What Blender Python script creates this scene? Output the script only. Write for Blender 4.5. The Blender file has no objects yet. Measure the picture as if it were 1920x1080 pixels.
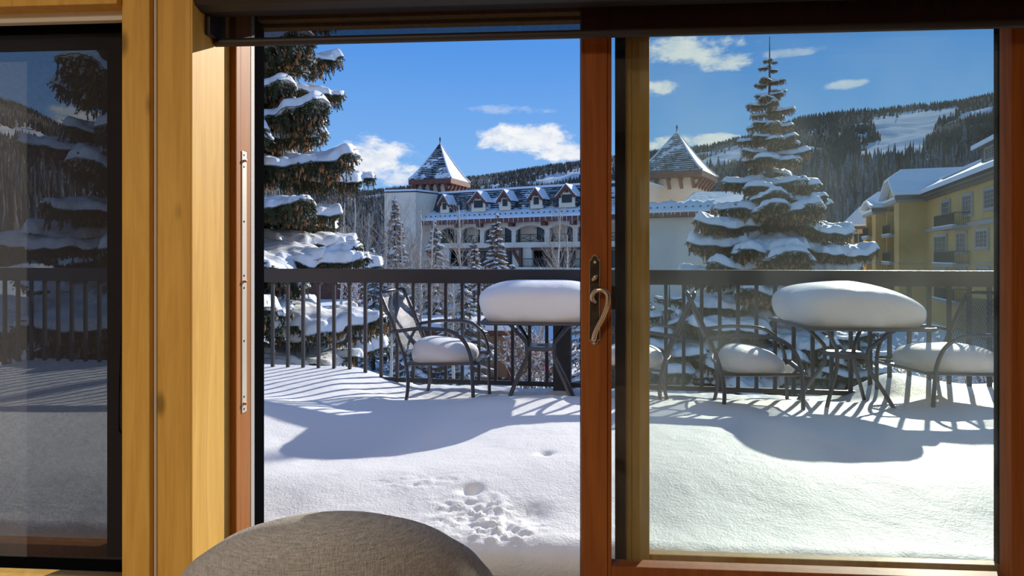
import bpy, bmesh, math, random
import numpy as np
from mathutils import Vector, Matrix
PI = math.pi
R = math.radians
SC = bpy.context.scene
COL = SC.collection
# ---------------------------------------------------------------- camera, sky, sun, exposure
CAMZ, FPX, HOR = 1.2, 1200.0, 480.0
cd = bpy.data.cameras.new('camera'); cam = bpy.data.objects.new('camera', cd); COL.objects.link(cam)
cam.location = (0, 0, CAMZ); cam.rotation_euler = (PI/2, 0, 0)
cd.sensor_width = 36; cd.lens = 36*FPX/1920; cd.shift_y = -(540-HOR)/1920; cd.clip_start = .05; cd.clip_end = 6000
SC.camera = cam
SC.view_settings.view_transform = 'Standard'; SC.view_settings.look = 'None'
SC.view_settings.exposure = 0.0; SC.view_settings.gamma = 1; SC.view_settings.use_curve_mapping = False
SUN_AZ, SUN_EL = R(33.4), R(22.2)
SUN_DIR = Vector((math.sin(SUN_AZ)*math.cos(SUN_EL), math.cos(SUN_AZ)*math.cos(SUN_EL), math.sin(SUN_EL)))
sl = bpy.data.lights.new('sun', 'SUN'); so = bpy.data.objects.new('sun', sl); COL.objects.link(so)
sl.energy = 6.0; sl.angle = R(0.6); sl.color = (1.0, .93, .82)
so.rotation_euler = SUN_DIR.to_track_quat('Z', 'Y').to_euler(); so.location = (20, 30, 40)

class NT:
    def __init__(s, tree): s.t = tree; s.n = tree.nodes; s.l = tree.links
    def new(s, typ, **kw):
        n = s.n.new(typ)
        for k, v in kw.items():
            setattr(n, k, v)
        return n
    def put(s, sock, v):
        if v is None: return
        if hasattr(v, 'is_output'): s.l.new(v, sock)
        else:
            try: sock.default_value = v
            except Exception:
                sock.default_value = tuple(v) + (1,)
    def m(s, op, a, b=None, c=None, clamp=False):
        n = s.new('ShaderNodeMath', operation=op); n.use_clamp = clamp
        for i, v in enumerate((a, b, c)):
            if v is not None: s.put(n.inputs[i], v)
        return n.outputs[0]
    def mix(s, f, a, b):
        n = s.new('ShaderNodeMix', data_type='RGBA')
        s.put(n.inputs[0], f); s.put(n.inputs[6], a); s.put(n.inputs[7], b)
        return n.outputs[2]
    def ss(s, v, lo, hi):
        n = s.new('ShaderNodeMapRange', interpolation_type='SMOOTHSTEP')
        s.put(n.inputs[0], v); n.inputs[1].default_value = lo; n.inputs[2].default_value = hi
        return n.outputs[0]
    def noise(s, vec, scale, detail=3, rough=.55, dist=0.0):
        n = s.new('ShaderNodeTexNoise'); s.put(n.inputs['Vector'], vec)
        n.inputs['Scale'].default_value = scale; n.inputs['Detail'].default_value = detail
        n.inputs['Roughness'].default_value = rough; n.inputs['Distortion'].default_value = dist
        return n.outputs[0]
    def mapping(s, vec, scale=(1,1,1), loc=(0,0,0), rot=(0,0,0)):
        n = s.new('ShaderNodeMapping'); s.put(n.inputs[0], vec)
        n.inputs[1].default_value = loc; n.inputs[2].default_value = rot; n.inputs[3].default_value = scale
        return n.outputs[0]
def c4(c): return tuple(c) + ((1,) if len(c) == 3 else ())

def build_world():
    w = bpy.data.worlds.new('sky'); SC.world = w; w.use_nodes = True
    t = NT(w.node_tree); t.n.clear()
    tc = t.new('ShaderNodeTexCoord')
    sx = t.new('ShaderNodeSeparateXYZ'); t.put(sx.inputs[0], tc.outputs['Generated'])
    X, Y, Z = sx.outputs
    az = t.m('ARCTAN2', X, Y); el = t.m('ARCSINE', Z)
    rp = t.new('ShaderNodeValToRGB'); t.put(rp.inputs[0], t.m('DIVIDE', el, PI/2, clamp=True))
    e = rp.color_ramp.elements
    e[0].position = 0; e[0].color = (.33, .55, .88, 1); e[1].position = 1; e[1].color = (.07, .17, .40, 1)
    for p, c in ((.10, (.20, .44, .86)), (.20, (.095, .31, .80)), (.45, (.085, .24, .58))):
        q = e.new(p); q.color = c4(c)
    sky = rp.outputs[0]
    cb = t.new('ShaderNodeCombineXYZ'); t.put(cb.inputs[0], az); t.put(cb.inputs[1], t.m('MULTIPLY', el, 1.9)); t.put(cb.inputs[2], 0.3)
    n1 = t.noise(cb.outputs[0], 13, 8, .62, .6)
    n2 = t.noise(cb.outputs[0], 34, 6, .65)
    nn = t.m('ADD', t.m('MULTIPLY', t.m('SUBTRACT', n1, .5), 3.6), t.m('MULTIPLY', t.m('SUBTRACT', n2, .5), 1.6))
    clouds = [(700, 300, 100, 46, 1), (655, 315, 60, 45, 1), (1000, 262, 95, 34, 1), (1050, 282, 70, 26, 1), (940, 252, 45, 16, .8), (1310, 92, 105, 30, .9), (1370, 112, 70, 20, .8),
              (1240, 166, 36, 17, .9), (1588, 157, 44, 10, .6), (1262, 268, 60, 16, 1), (1330, 262, 60, 12, .9),
              (165, 228, 80, 36, .9), (960, 206, 100, 10, .3), (1470, 100, 95, 9, .45), (735, 334, 60, 18, .8)]
    tot = None
    for (px, py, a, b, s_) in clouds:
        u = (px-960)/1200; A = math.atan(u); r = math.sqrt(1+u*u)
        E = math.atan((480-py)/1200/r)
        da = t.m('DIVIDE', t.m('SUBTRACT', az, A), a/1200/(r*r)); de = t.m('DIVIDE', t.m('SUBTRACT', el, E), b/1200/r)
        q = t.m('SUBTRACT', 1.0, t.m('ADD', t.m('MULTIPLY', da, da), t.m('MULTIPLY', de, de)))
        q = t.ss(t.m('ADD', q, nn), .0, .95)
        q = t.m('MULTIPLY', q, s_)
        tot = q if tot is None else t.m('MAXIMUM', tot, q)
    # scattered fair weather clouds all round the sky, thinner high up
    g = t.noise(t.mapping(cb.outputs[0], loc=(4.2, 7, 0)), 3.1, 6, .6, .4)
    band = t.m('MULTIPLY', t.ss(el, .38, .75), t.ss(g, .56, .72))
    side = t.m('MULTIPLY', t.m('MULTIPLY', t.ss(t.m('ABSOLUTE', az), .95, 1.3), t.ss(g, .52, .7)), t.ss(el, .0, .1))
    tot = t.m('MAXIMUM', tot, t.m('MULTIPLY', t.m('MAXIMUM', band, side), .8))
    shade = t.mix(t.ss(n2, .3, .7), (.70, .77, .88, 1), (.93, .94, .96, 1))
    col = t.mix(tot, sky, shade)
    col = t.mix(t.ss(el, -.06, -.005), (.55, .62, .75, 1), col)
    bg = t.new('ShaderNodeBackground'); t.put(bg.inputs[0], col); bg.inputs[1].default_value = 1.0
    o = t.new('ShaderNodeOutputWorld'); t.l.new(bg.outputs[0], o.inputs[0])
build_world()

# ---------------------------------------------------------------- frames of reference
TH = R(4.0); CT, ST = math.cos(TH), math.sin(TH)      # the house wall is turned 4 degrees from the view
def HX(px, Y):
    u = (px-960)/FPX; t = Y/(u*ST+CT); return t*(u*CT-ST)
def HZ(px, py, Y):
    u = (px-960)/FPX; t = Y/(u*ST+CT); return CAMZ-t*(py-HOR)/FPX
def hw(x, y):                                          # house -> world
    return (x*CT+y*ST, -x*ST+y*CT)
def wx(px, d): return (px-960)/FPX*d
def wz(py, d): return CAMZ+(HOR-py)/FPX*d

# ---------------------------------------------------------------- mesh helpers
class MB:
    def __init__(s): s.v = []; s.f = []; s.mi = []; s.uv = None
    def add(s, V, F, mi=0):
        b = len(s.v); s.v.extend([tuple(p) for p in V]); s.f.extend([tuple(i+b for i in f) for f in F]); s.mi.extend([mi]*len(F)); return s
    def box(s, x0, x1, y0, y1, z0, z1, mi=0):
        V = [(x, y, z) for z in (z0, z1) for y in (y0, y1) for x in (x0, x1)]
        return s.add(V, [(0,2,3,1), (4,5,7,6), (0,1,5,4), (2,6,7,3), (0,4,6,2), (1,3,7,5)], mi)
    def bar(s, p, q, w, h, mi=0, up=(0,0,1)):
        p, q = Vector(p), Vector(q); d = (q-p).normalized(); a = d.cross(Vector(up))
        if a.length < 1e-4: a = d.cross(Vector((1, 0, 0)))
        a.normalize(); b = a.cross(d).normalized(); a *= w/2; b *= h/2
        V = [p-a-b, p+a-b, p+a+b, p-a+b, q-a-b, q+a-b, q+a+b, q-a+b]
        return s.add(V, [(0,1,2,3), (7,6,5,4), (0,4,5,1), (1,5,6,2), (2,6,7,3), (3,7,4,0)], mi)
    def tube(s, pts, r, n=8, mi=0, cap=True, flat=1.0):
        pts = [Vector(p) for p in pts]; N = len(pts)
        rr = r if isinstance(r, (list, tuple)) else [r]*N
        t0 = (pts[1]-pts[0]).normalized(); a = t0.orthogonal().normalized()
        V = []; 
        for i, p in enumerate(pts):
            t = (pts[min(i+1, N-1)]-pts[max(i-1, 0)]).normalized()
            a = (a-t*a.dot(t)); a.normalize(); b = t.cross(a)
            for k in range(n):
                g = 2*PI*k/n; V.append(p+(a*math.cos(g)+b*math.sin(g)*flat)*rr[i])
        F = [(i*n+k, i*n+(k+1) % n, (i+1)*n+(k+1) % n, (i+1)*n+k) for i in range(N-1) for k in range(n)]
        if cap: F += [tuple(range(n-1, -1, -1)), tuple(range((N-1)*n, N*n))]
        return s.add(V, F, mi)
    def prism(s, poly, axis, a, b, mi=0):
        """poly: 2D points; axis 'y' -> (x,z) extruded in y, 'x' -> (y,z), 'z' -> (x,y)"""
        n = len(poly)
        def P(p, t): return {'y': (p[0], t, p[1]), 'x': (t, p[0], p[1]), 'z': (p[0], p[1], t)}[axis]
        V = [P(p, a) for p in poly]+[P(p, b) for p in poly]
        return s.add(V, [tuple(range(n)), tuple(range(2*n-1, n-1, -1))]+[(i, i+n, (i+1) % n+n, (i+1) % n) for i in range(n)], mi)
    def build(s, name, mats, parent=None, smooth=False, bevel=0, rot=0, loc=(0,0,0), fixn=True):
        me = bpy.data.meshes.new(name); me.from_pydata(s.v, [], s.f)
        if not isinstance(mats, (list, tuple)): mats = [mats]
        for m in mats: me.materials.append(m)
        if any(s.mi): me.polygons.foreach_set('material_index', s.mi)
        if fixn:
            bm = bmesh.new(); bm.from_mesh(me); bmesh.ops.recalc_face_normals(bm, faces=bm.faces)
            if bevel:
                bmesh.ops.bevel(bm, geom=bm.edges[:], offset=bevel, segments=2, affect='EDGES', profile=.6)
            bm.to_mesh(me); bm.free()
        if smooth: me.polygons.foreach_set('use_smooth', [True]*len(me.polygons))
        return link(name, me, parent, loc, rot)
def link(name, me, parent=None, loc=(0,0,0), rot=0):
    o = bpy.data.objects.new(name, me); COL.objects.link(o); o.location = loc
    if rot: o.rotation_euler = (0, 0, rot)
    if parent is not None: o.parent = parent
    return o
def np_mesh(name, V, F, mats, mi=None, smooth=False):
    """V (n,3) float, F (m,k) int, all faces with k corners"""
    V = np.asarray(V, dtype=np.float32); F = np.asarray(F, dtype=np.int32); k = F.shape[1]
    me = bpy.data.meshes.new(name)
    me.vertices.add(len(V)); me.vertices.foreach_set('co', V.ravel())
    me.loops.add(F.size); me.loops.foreach_set('vertex_index', F.ravel())
    me.polygons.add(len(F)); me.polygons.foreach_set('loop_start', np.arange(0, F.size, k, dtype=np.int32))
    me.polygons.foreach_set('loop_total', np.full(len(F), k, dtype=np.int32))
    for m in (mats if isinstance(mats, (list, tuple)) else [mats]): me.materials.append(m)
    if mi is not None: me.polygons.foreach_set('material_index', np.asarray(mi, dtype=np.int32))
    me.polygons.foreach_set('use_smooth', np.full(len(F), smooth))
    me.update(calc_edges=True); me.validate()
    return me
def tag(o, label, cat, group=None, kind=None):
    o['label'] = label; o['category'] = cat
    if group: o['group'] = group
    if kind: o['kind'] = kind
    return o
def thing(name, label, cat, loc=(0,0,0), rz=0, group=None, kind=None):
    o = bpy.data.objects.new(name, None); COL.objects.link(o); o.location = loc; o.rotation_euler = (0, 0, rz)
    o.empty_display_size = .1
    return tag(o, label, cat, group, kind)
def copy_tree(o, parent=None):
    c = o.copy(); COL.objects.link(c); c.parent = parent
    for ch in list(o.children): copy_tree(ch, c)
    return c
def smoothline(pts, n=6):
    """Catmull-Rom through points"""
    P = [Vector(p) for p in pts]; P = [2*P[0]-P[1]]+P+[2*P[-1]-P[-2]]; out = []
    for i in range(1, len(P)-2):
        for k in range(n):
            t = k/n
            out.append(.5*((2*P[i])+(-P[i-1]+P[i+1])*t+(2*P[i-1]-5*P[i]+4*P[i+1]-P[i+2])*t*t+(-P[i-1]+3*P[i]-3*P[i+1]+P[i+2])*t**3))
    out.append(P[-2]); return out
def vnoise(x, y, seed=0):
    """value noise on arrays, 0..1"""
    xi = np.floor(x).astype(np.int64); yi = np.floor(y).astype(np.int64); fx = x-xi; fy = y-yi
    fx = fx*fx*(3-2*fx); fy = fy*fy*(3-2*fy)
    def h(a, b):
        n = (a*374761393+b*668265263+seed*974711) & 0xffffffff
        n = ((n ^ (n >> 13))*1274126177) & 0xffffffff
        return ((n ^ (n >> 16)) & 0xffff)/65535.0
    return (h(xi, yi)*(1-fx)+h(xi+1, yi)*fx)*(1-fy)+(h(xi, yi+1)*(1-fx)+h(xi+1, yi+1)*fx)*fy
def fbm(x, y, seed=0, o=4):
    s = 0; a = .5
    for i in range(o): s = s+a*vnoise(x*2**i, y*2**i, seed+i); a *= .5
    return s
def sstep(a, b, x):
    t = np.clip((x-a)/(b-a), 0, 1); return t*t*(3-2*t)

# ---------------------------------------------------------------- materials
def pmat(name, col, rough=.6, metal=0.0, spec=.5, col2=None, scale=4, stretch=(1,1,1), lo=.35, hi=.65, bump=0, bscale=40, bstretch=None, detail=4, coords='Object', trans=None, sheen=0):
    m = bpy.data.materials.new(name); m.use_nodes = True; t = NT(m.node_tree); b = m.node_tree.nodes['Principled BSDF']
    b.inputs['Roughness'].default_value = rough; b.inputs['Metallic'].default_value = metal; b.inputs['Specular IOR Level'].default_value = spec
    tc = t.new('ShaderNodeTexCoord'); v = tc.outputs[coords]
    if col2 is not None:
        f = t.ss(t.noise(t.mapping(v, stretch), scale, detail, .6, .4), lo, hi)
        t.put(b.inputs['Base Color'], t.mix(f, c4(col), c4(col2)))
    else: b.inputs['Base Color'].default_value = c4(col)
    if bump:
        bn = t.new('ShaderNodeBump'); bn.inputs['Strength'].default_value = bump; bn.inputs['Distance'].default_value = .01
        t.put(bn.inputs['Height'], t.noise(t.mapping(v, bstretch or (1,1,1)), bscale, 4, .6)); t.l.new(bn.outputs[0], b.inputs['Normal'])
    return m
def wood(name, ca, cb, rough=.6, knots=True, scale=1.0):
    m = bpy.data.materials.new(name); m.use_nodes = True; t = NT(m.node_tree); b = m.node_tree.nodes['Principled BSDF']
    tc = t.new('ShaderNodeTexCoord'); v = tc.outputs['Object']
    g1 = t.noise(t.mapping(v, (9*scale, 9*scale, .7*scale)), 2.2, 5, .6, 1.4)
    g2 = t.noise(t.mapping(v, (60*scale, 60*scale, 2.2*scale)), 2, 3, .6, .3)
    f = t.m('ADD', t.m('MULTIPLY', t.ss(g1, .3, .72), .75), t.m('MULTIPLY', t.ss(g2, .3, .7), .25))
    col = t.mix(f, c4(ca), c4(cb))
    if knots:
        vo = t.new('ShaderNodeTexVoronoi'); t.put(vo.inputs['Vector'], t.mapping(v, (6, 6, 2.6))); vo.inputs['Scale'].default_value = .9
        k = t.m('SUBTRACT', 1.0, t.ss(vo.outputs['Distance'], .03, .12))
        col = t.mix(t.m('MULTIPLY', k, .75), col, c4(tuple(x*.28 for x in ca)))
    t.put(b.inputs['Base Color'], col); b.inputs['Roughness'].default_value = rough
    b.inputs['Specular IOR Level'].default_value = .22; b.inputs['Coat Weight'].default_value = .04; b.inputs['Coat Roughness'].default_value = .3
    return m
M = {}
M['pine'] = wood('pine', (.58, .32, .062), (.73, .44, .10))
M['stain'] = wood('stained_fir', (.21, .055, .009), (.33, .10, .018), knots=False)
M['orange'] = wood('orange_fir', (.30, .10, .015), (.42, .155, .026), knots=False)
M['olive'] = wood('outer_fir', (.22, .125, .028), (.33, .19, .045), knots=False)
M['black'] = pmat('black_seal', (.004, .004, .005), .8, spec=.0)
M['grey_seal'] = pmat('grey_seal', (.42, .41, .40), .6, bump=.2, bscale=200)
M['steel'] = pmat('brushed_nickel', (.62, .58, .50), .4, .3)
M['copper'] = pmat('worn_brass', (.75, .42, .25), .3, 1.0)
M['bronze'] = pmat('dark_bronze', (.055, .042, .034), .38, .8, col2=(.09, .07, .05), scale=20)
M['nickel'] = pmat('polished_lever', (.58, .47, .34), .22, 1.0)
M['rail'] = pmat('charcoal_paint', (.030, .032, .042), .42, .0, .5, bump=.05, bscale=60)
M['steeltube'] = pmat('anthracite_tube', (.10, .10, .115), .32, .75)
M['cream'] = pmat('cream_trim', (.68, .62, .50), .5)
M['charcoal'] = pmat('charcoal_cassette', (.018, .013, .011), .55)
M['plaster'] = pmat('plaster', (.40, .37, .33), .8, bump=.1, bscale=30)
M['ceiling'] = pmat('ceiling_white', (.72, .68, .6), .8)
M['floorwood'] = pmat('floor_oak', (.30, .17, .08), .4, col2=(.38, .23, .11), scale=2, stretch=(12, 1, 1))
M['deck'] = pmat('deck_boards', (.16, .14, .13), .7, col2=(.22, .20, .18), scale=3, stretch=(1, 12, 1))
def snowmat(name, col=(.86, .875, .90), bump=.35, scale=60, big=6, dist=.012):
    m = bpy.data.materials.new(name); m.use_nodes = True; t = NT(m.node_tree); b = m.node_tree.nodes['Principled BSDF']
    b.inputs['Base Color'].default_value = c4(col); b.inputs['Roughness'].default_value = .55; b.inputs['Specular IOR Level'].default_value = .25
    tc = t.new('ShaderNodeTexCoord'); v = tc.outputs['Object']
    bn = t.new('ShaderNodeBump'); bn.inputs['Strength'].default_value = bump; bn.inputs['Distance'].default_value = dist
    h = t.m('ADD', t.noise(v, scale, 3, .65), t.m('MULTIPLY', t.noise(v, big, 3, .5), 1.2))
    t.put(bn.inputs['Height'], h); t.l.new(bn.outputs[0], b.inputs['Normal'])
    return m
M['snow'] = snowmat('fresh_snow', bump=.5, scale=90, big=9, dist=.006)
M['snowpile'] = snowmat('packed_snow', (.87, .88, .90), bump=.35, scale=70, big=12, dist=.008)
M['snowpile'].node_tree.nodes['Principled BSDF'].inputs['Subsurface Weight'].default_value = .35
M['snowpile'].node_tree.nodes['Principled BSDF'].inputs['Subsurface Radius'].default_value = (.06, .07, .08)
M['snowpile'].node_tree.nodes['Principled BSDF'].inputs['Subsurface Scale'].default_value = 1.0
M['snowfar'] = snowmat('distant_snow', (.84, .86, .90), bump=.3, scale=1.2, big=.2, dist=.4)
M['slopesnow'] = pmat('groomed_snow', (.58, .61, .66), .95, spec=.0, col2=(.76, .78, .81), scale=.02, stretch=(1, 1, 5), lo=.3, hi=.7, detail=8, bump=.6, bscale=.15)
M['snowbough'] = snowmat('bough_snow', (.86, .88, .91), bump=.3, scale=30, big=6, dist=.02)
M['snowfar'].node_tree.nodes['Principled BSDF'].inputs['Specular IOR Level'].default_value = .04
def glassmat(name, tint, dust=.04, refl=1.0):
    m = bpy.data.materials.new(name); m.use_nodes = True; t = NT(m.node_tree); t.n.clear()
    tr = t.new('ShaderNodeBsdfTransparent'); tr.inputs[0].default_value = c4(tint)
    gl = t.new('ShaderNodeBsdfGlossy'); gl.inputs[0].default_value = (refl, refl, refl, 1); gl.inputs[1].default_value = .015
    fr = t.new('ShaderNodeFresnel'); fr.inputs[0].default_value = 1.5; ge = t.new('ShaderNodeNewGeometry')
    df = t.new('ShaderNodeBsdfTranslucent'); df.inputs[0].default_value = (.8, .86, .8, 1)
    d2 = t.new('ShaderNodeBsdfDiffuse'); d2.inputs[0].default_value = (.8, .86, .8, 1)
    tc = t.new('ShaderNodeTexCoord'); n1 = t.noise(tc.outputs['Object'], 300, 2, .7); n2 = t.noise(tc.outputs['Object'], 3, 3, .6)
    du = t.m('MULTIPLY', t.m('ADD', t.m('MULTIPLY', t.ss(n1, .6, .8), 1.0), t.m('MULTIPLY', t.ss(n2, .3, .7), .8)), dust)
    a = t.new('ShaderNodeMixShader'); t.put(a.inputs[0], t.m('MULTIPLY', t.m('MULTIPLY', fr.outputs[0], 1.15, clamp=True), t.m('SUBTRACT', 1.0, ge.outputs['Backfacing']))); t.l.new(tr.outputs[0], a.inputs[1]); t.l.new(gl.outputs[0], a.inputs[2])
    dd = t.new('ShaderNodeMixShader'); dd.inputs[0].default_value = .4; t.l.new(df.outputs[0], dd.inputs[1]); t.l.new(d2.outputs[0], dd.inputs[2])
    b = t.new('ShaderNodeMixShader'); t.put(b.inputs[0], du); t.l.new(a.outputs[0], b.inputs[1]); t.l.new(dd.outputs[0], b.inputs[2])
    o = t.new('ShaderNodeOutputMaterial'); t.l.new(b.outputs[0], o.inputs[0]); return m
M['glass'] = glassmat('green_tinted_glass', (.935, .962, .940), .028)
M['glass_clear'] = glassmat('window_glass', (.96, .98, .97), .0)
def screenmat(name, openness, col):
    m = bpy.data.materials.new(name); m.use_nodes = True; t = NT(m.node_tree); t.n.clear()
    tc = t.new('ShaderNodeTexCoord'); v = tc.outputs['Object']
    n = t.noise(t.mapping(v, (400, 400, 60)), 1, 2, .5); n2 = t.noise(t.mapping(v, (60, 60, 400)), 1, 2, .5)
    f = t.m('ADD', 1-openness-.1, t.m('MULTIPLY', t.m('ADD', n, n2), .1))
    tr = t.new('ShaderNodeBsdfTransparent'); df = t.new('ShaderNodeBsdfDiffuse'); df.inputs[0].default_value = c4(col)
    tl = t.new('ShaderNodeBsdfTranslucent'); tl.inputs[0].default_value = c4(tuple(x*1.0 for x in col))
    a = t.new('ShaderNodeMixShader'); a.inputs[0].default_value = .5; t.l.new(df.outputs[0], a.inputs[1]); t.l.new(tl.outputs[0], a.inputs[2])
    b = t.new('ShaderNodeMixShader'); t.put(b.inputs[0], f); t.l.new(tr.outputs[0], b.inputs[1]); t.l.new(a.outputs[0], b.inputs[2])
    o = t.new('ShaderNodeOutputMaterial'); t.l.new(b.outputs[0], o.inputs[0]); return m
M['shade_left'] = screenmat('charcoal_screen_fabric', .19, (.055, .050, .048))
M['shade_door'] = screenmat('dark_screen_fabric', .15, (.012, .009, .008))
def meshmat():
    m = bpy.data.materials.new('expanded_steel_mesh'); m.use_nodes = True; t = NT(m.node_tree); t.n.clear()
    uv = t.new('ShaderNodeTexCoord'); s = t.new('ShaderNodeSeparateXYZ'); t.put(s.inputs[0], uv.outputs['UV'])
    a = t.m('SINE', t.m('MULTIPLY', t.m('ADD', s.outputs[0], s.outputs[1]), 2*PI/.022)); b_ = t.m('SINE', t.m('MULTIPLY', t.m('SUBTRACT', s.outputs[0], s.outputs[1]), 2*PI/.022))
    h = t.m('GREATER_THAN', t.m('MULTIPLY', t.m('ADD', a, 1), t.m('ADD', b_, 1)), 1.0)
    tr = t.new('ShaderNodeBsdfTransparent'); p = t.new('ShaderNodeBsdfPrincipled')
    p.inputs['Base Color'].default_value = (.16, .16, .18, 1); p.inputs['Roughness'].default_value = .35; p.inputs['Metallic'].default_value = .6
    mx = t.new('ShaderNodeMixShader'); t.put(mx.inputs[0], h); t.l.new(p.outputs[0], mx.inputs[1]); t.l.new(tr.outputs[0], mx.inputs[2])
    o = t.new('ShaderNodeOutputMaterial'); t.l.new(mx.outputs[0], o.inputs[0]); return m
M['mesh'] = meshmat()
def fabricmat():
    m = bpy.data.materials.new('grey_linen'); m.use_nodes = True; t = NT(m.node_tree); b = m.node_tree.nodes['Principled BSDF']
    tc = t.new('ShaderNodeTexCoord'); v = tc.outputs['Object']
    n = t.noise(t.mapping(v, (45, 45, 420)), 1, 3, .7); n2 = t.noise(t.mapping(v, (420, 420, 45)), 1, 3, .7)
    h = t.m('ADD', n, n2)
    t.put(b.inputs['Base Color'], t.mix(t.ss(h, .65, 1.35), (.25, .235, .215, 1), (.52, .50, .475, 1)))
    b.inputs['Roughness'].default_value = .9; b.inputs['Sheen Weight'].default_value = .15
    bn = t.new('ShaderNodeBump'); bn.inputs['Strength'].default_value = .8; bn.inputs['Distance'].default_value = .003
    t.put(bn.inputs['Height'], h); t.l.new(bn.outputs[0], b.inputs['Normal']); return m
M['fabric'] = fabricmat()
M['needle'] = pmat('spruce_needles', (.028, .042, .022), .6, col2=(.085, .10, .035), scale=3, lo=.4, hi=.7)
M['frostneedle'] = pmat('frosted_needles', (.085, .085, .065), .8, col2=(.20, .18, .15), scale=2)
M['bark'] = pmat('bark', (.07, .05, .038), .85, col2=(.12, .09, .07), scale=12)
M['cone'] = pmat('spruce_cone', (.20, .085, .035), .7, col2=(.34, .16, .07), scale=6)
M['aspen'] = pmat('aspen_bark', (.60, .55, .47), .75, col2=(.36, .32, .27), scale=5, stretch=(1, 1, 3), lo=.45, hi=.8)
M['twig'] = pmat('bare_twigs', (.30, .22, .16), .8, col2=(.50, .42, .34), scale=3)
M['redtwig'] = pmat('red_twigs', (.16, .05, .035), .8, col2=(.26, .09, .05), scale=3)
M['dryleaf'] = pmat('dry_leaves', (.42, .20, .08), .8, col2=(.56, .33, .17), scale=5)
# ---------------------------------------------------------------- room shell
RX0, RX1, RY0, RYW, RZ = -4.6, 4.9, -4.2, 1.74, 2.75
HROT = -TH
def hbox(name, b, mat, label, cat, bevel=0, kind='structure'):
    o = MB().box(*b).build(name, mat, rot=HROT, bevel=bevel); return tag(o, label, cat, kind=kind)
xa, xb, xc, xd = HX(228, 1.72), HX(280, 1.72), HX(295, 1.745), HX(350, 1.745)
XJ = HX(360, 1.735)                                  # lit face of the jamb
WZ0 = HZ(100, 1074, 1.83); WZ1 = HZ(100, 8, 1.74)    # left window opening
DZ1 = 1.93                                           # door opening height
hbox('floor', (RX0, RX1, RY0, 1.72, -.05, 0), M['floorwood'], 'oak floor of the room', 'floor')
hbox('ceiling', (RX0, RX1, RY0, 2.2, RZ, RZ+.1), M['ceiling'], 'pale ceiling of the room', 'ceiling')
hbox('wall_left', (RX0-.1, RX0, RY0, 2.04, 0, RZ), M['plaster'], 'tan plaster wall left of the camera', 'wall')
hbox('wall_right', (RX1, RX1+.1, RY0, 2.04, 0, RZ), M['plaster'], 'tan plaster wall right of the camera', 'wall')
hbox('wall_back', (RX0, RX1, RY0-.1, RY0, 0, RZ), M['plaster'], 'tan plaster wall behind the camera', 'wall')
w = MB()
WXL = -3.2
w.box(RX0, WXL, 1.78, 2.08, 0, RZ)                   # left of the window
w.box(WXL, xa-.0, 1.78, 2.08, 0, WZ0-.03); w.box(WXL, xa, 1.78, 2.08, WZ1+.05, RZ)
w.box(XJ-.0, RX1, 1.78, 2.08, 2.03, RZ)              # over the door
w.box(3.3, RX1, 1.78, 2.08, 0, 2.03)
w.box(xa, XJ-.02, 1.785, 2.08, 0, RZ)
tag(w.build('wall_front', M['pine'], rot=HROT), 'pine clad outer wall around the window and the patio door', 'wall', kind='structure')
# wide pine casing between the window and the door: board, bead, board, jamb
hbox('trim_1', (xa, xb, 1.72, 1.785, 0, RZ), M['pine'], 'flat knotty pine casing board beside the shaded window', 'trim', .004)
hbox('trim_2', (xb, xc, 1.738, 1.785, 0, RZ), M['cream'], 'narrow pale bead between the two pine casing boards', 'trim', .004)
hbox('trim_3', (xc, xd, 1.745, 1.785, 0, RZ), M['pine'], 'pine casing board between the pale bead and the sunlit jamb', 'trim', .003)
hbox('trim_4', (xd+.001, XJ-.004, 1.735, 1.785, 0, RZ), M['pine'], 'slim rounded pine edge beside the sunlit jamb', 'trim', .004)
jy1 = 1.735
def jamb_y(px, X):                                    # house depth where pixel column meets plane x = X
    u = (px-960)/FPX; return X/(u*CT-ST)*(u*ST+CT)
JY = jamb_y(431, XJ)
hbox('trim_5', (XJ-.02, XJ, 1.737, JY+.14, 0, RZ), M['pine'], 'sunlit knotty pine jamb of the patio door', 'trim')
# left window behind its screen shade
hbox('trim_6', (WXL, xa+.0, 1.70, 1.79, HZ(100, 10, 1.70), HZ(100, 10, 1.70)+.12), M['pine'], 'pine head casing above the shaded window', 'trim', .003)
hbox('trim_7', (WXL, xa, 1.68, 1.80, WZ0-.05, WZ0), M['pine'], 'pine sill under the shaded window', 'trim', .003)
W = thing('window_1', 'wood framed window behind the charcoal screen shade', 'window', kind='structure'); W.rotation_euler.z = HROT
fy0, fy1 = 2.0, 2.06
gx1, gz1, gz0 = HX(200, 2.0), HZ(100, 85, 2.0), HZ(100, 1022, 2.0)
MB().box(gx1, xa+.09, fy0, fy1, WZ0-.1, WZ1+.1).build('stile', M['black'], W, bevel=.004)
MB().box(WXL-.05, WXL+.09, fy0, fy1, WZ0-.1, WZ1+.1).build('stile', M['black'], W, bevel=.004)
MB().box(WXL+.09, gx1, fy0, fy1, gz1, WZ1+.1).build('rail', M['black'], W, bevel=.004)
MB().box(WXL+.09, gx1, fy0, fy1, gz0-.07, gz0).build('rail', M['orange'], W, bevel=.004)
MB().box(WXL+.09, gx1, fy0, fy1, WZ0-.1, gz0-.07).build('rail', M['black'], W)
MB().box(WXL+.08, gx1+.01, 2.028, 2.030, gz0-.01, gz1+.01).build('glass_pane', M['glass_clear'], W)
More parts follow.
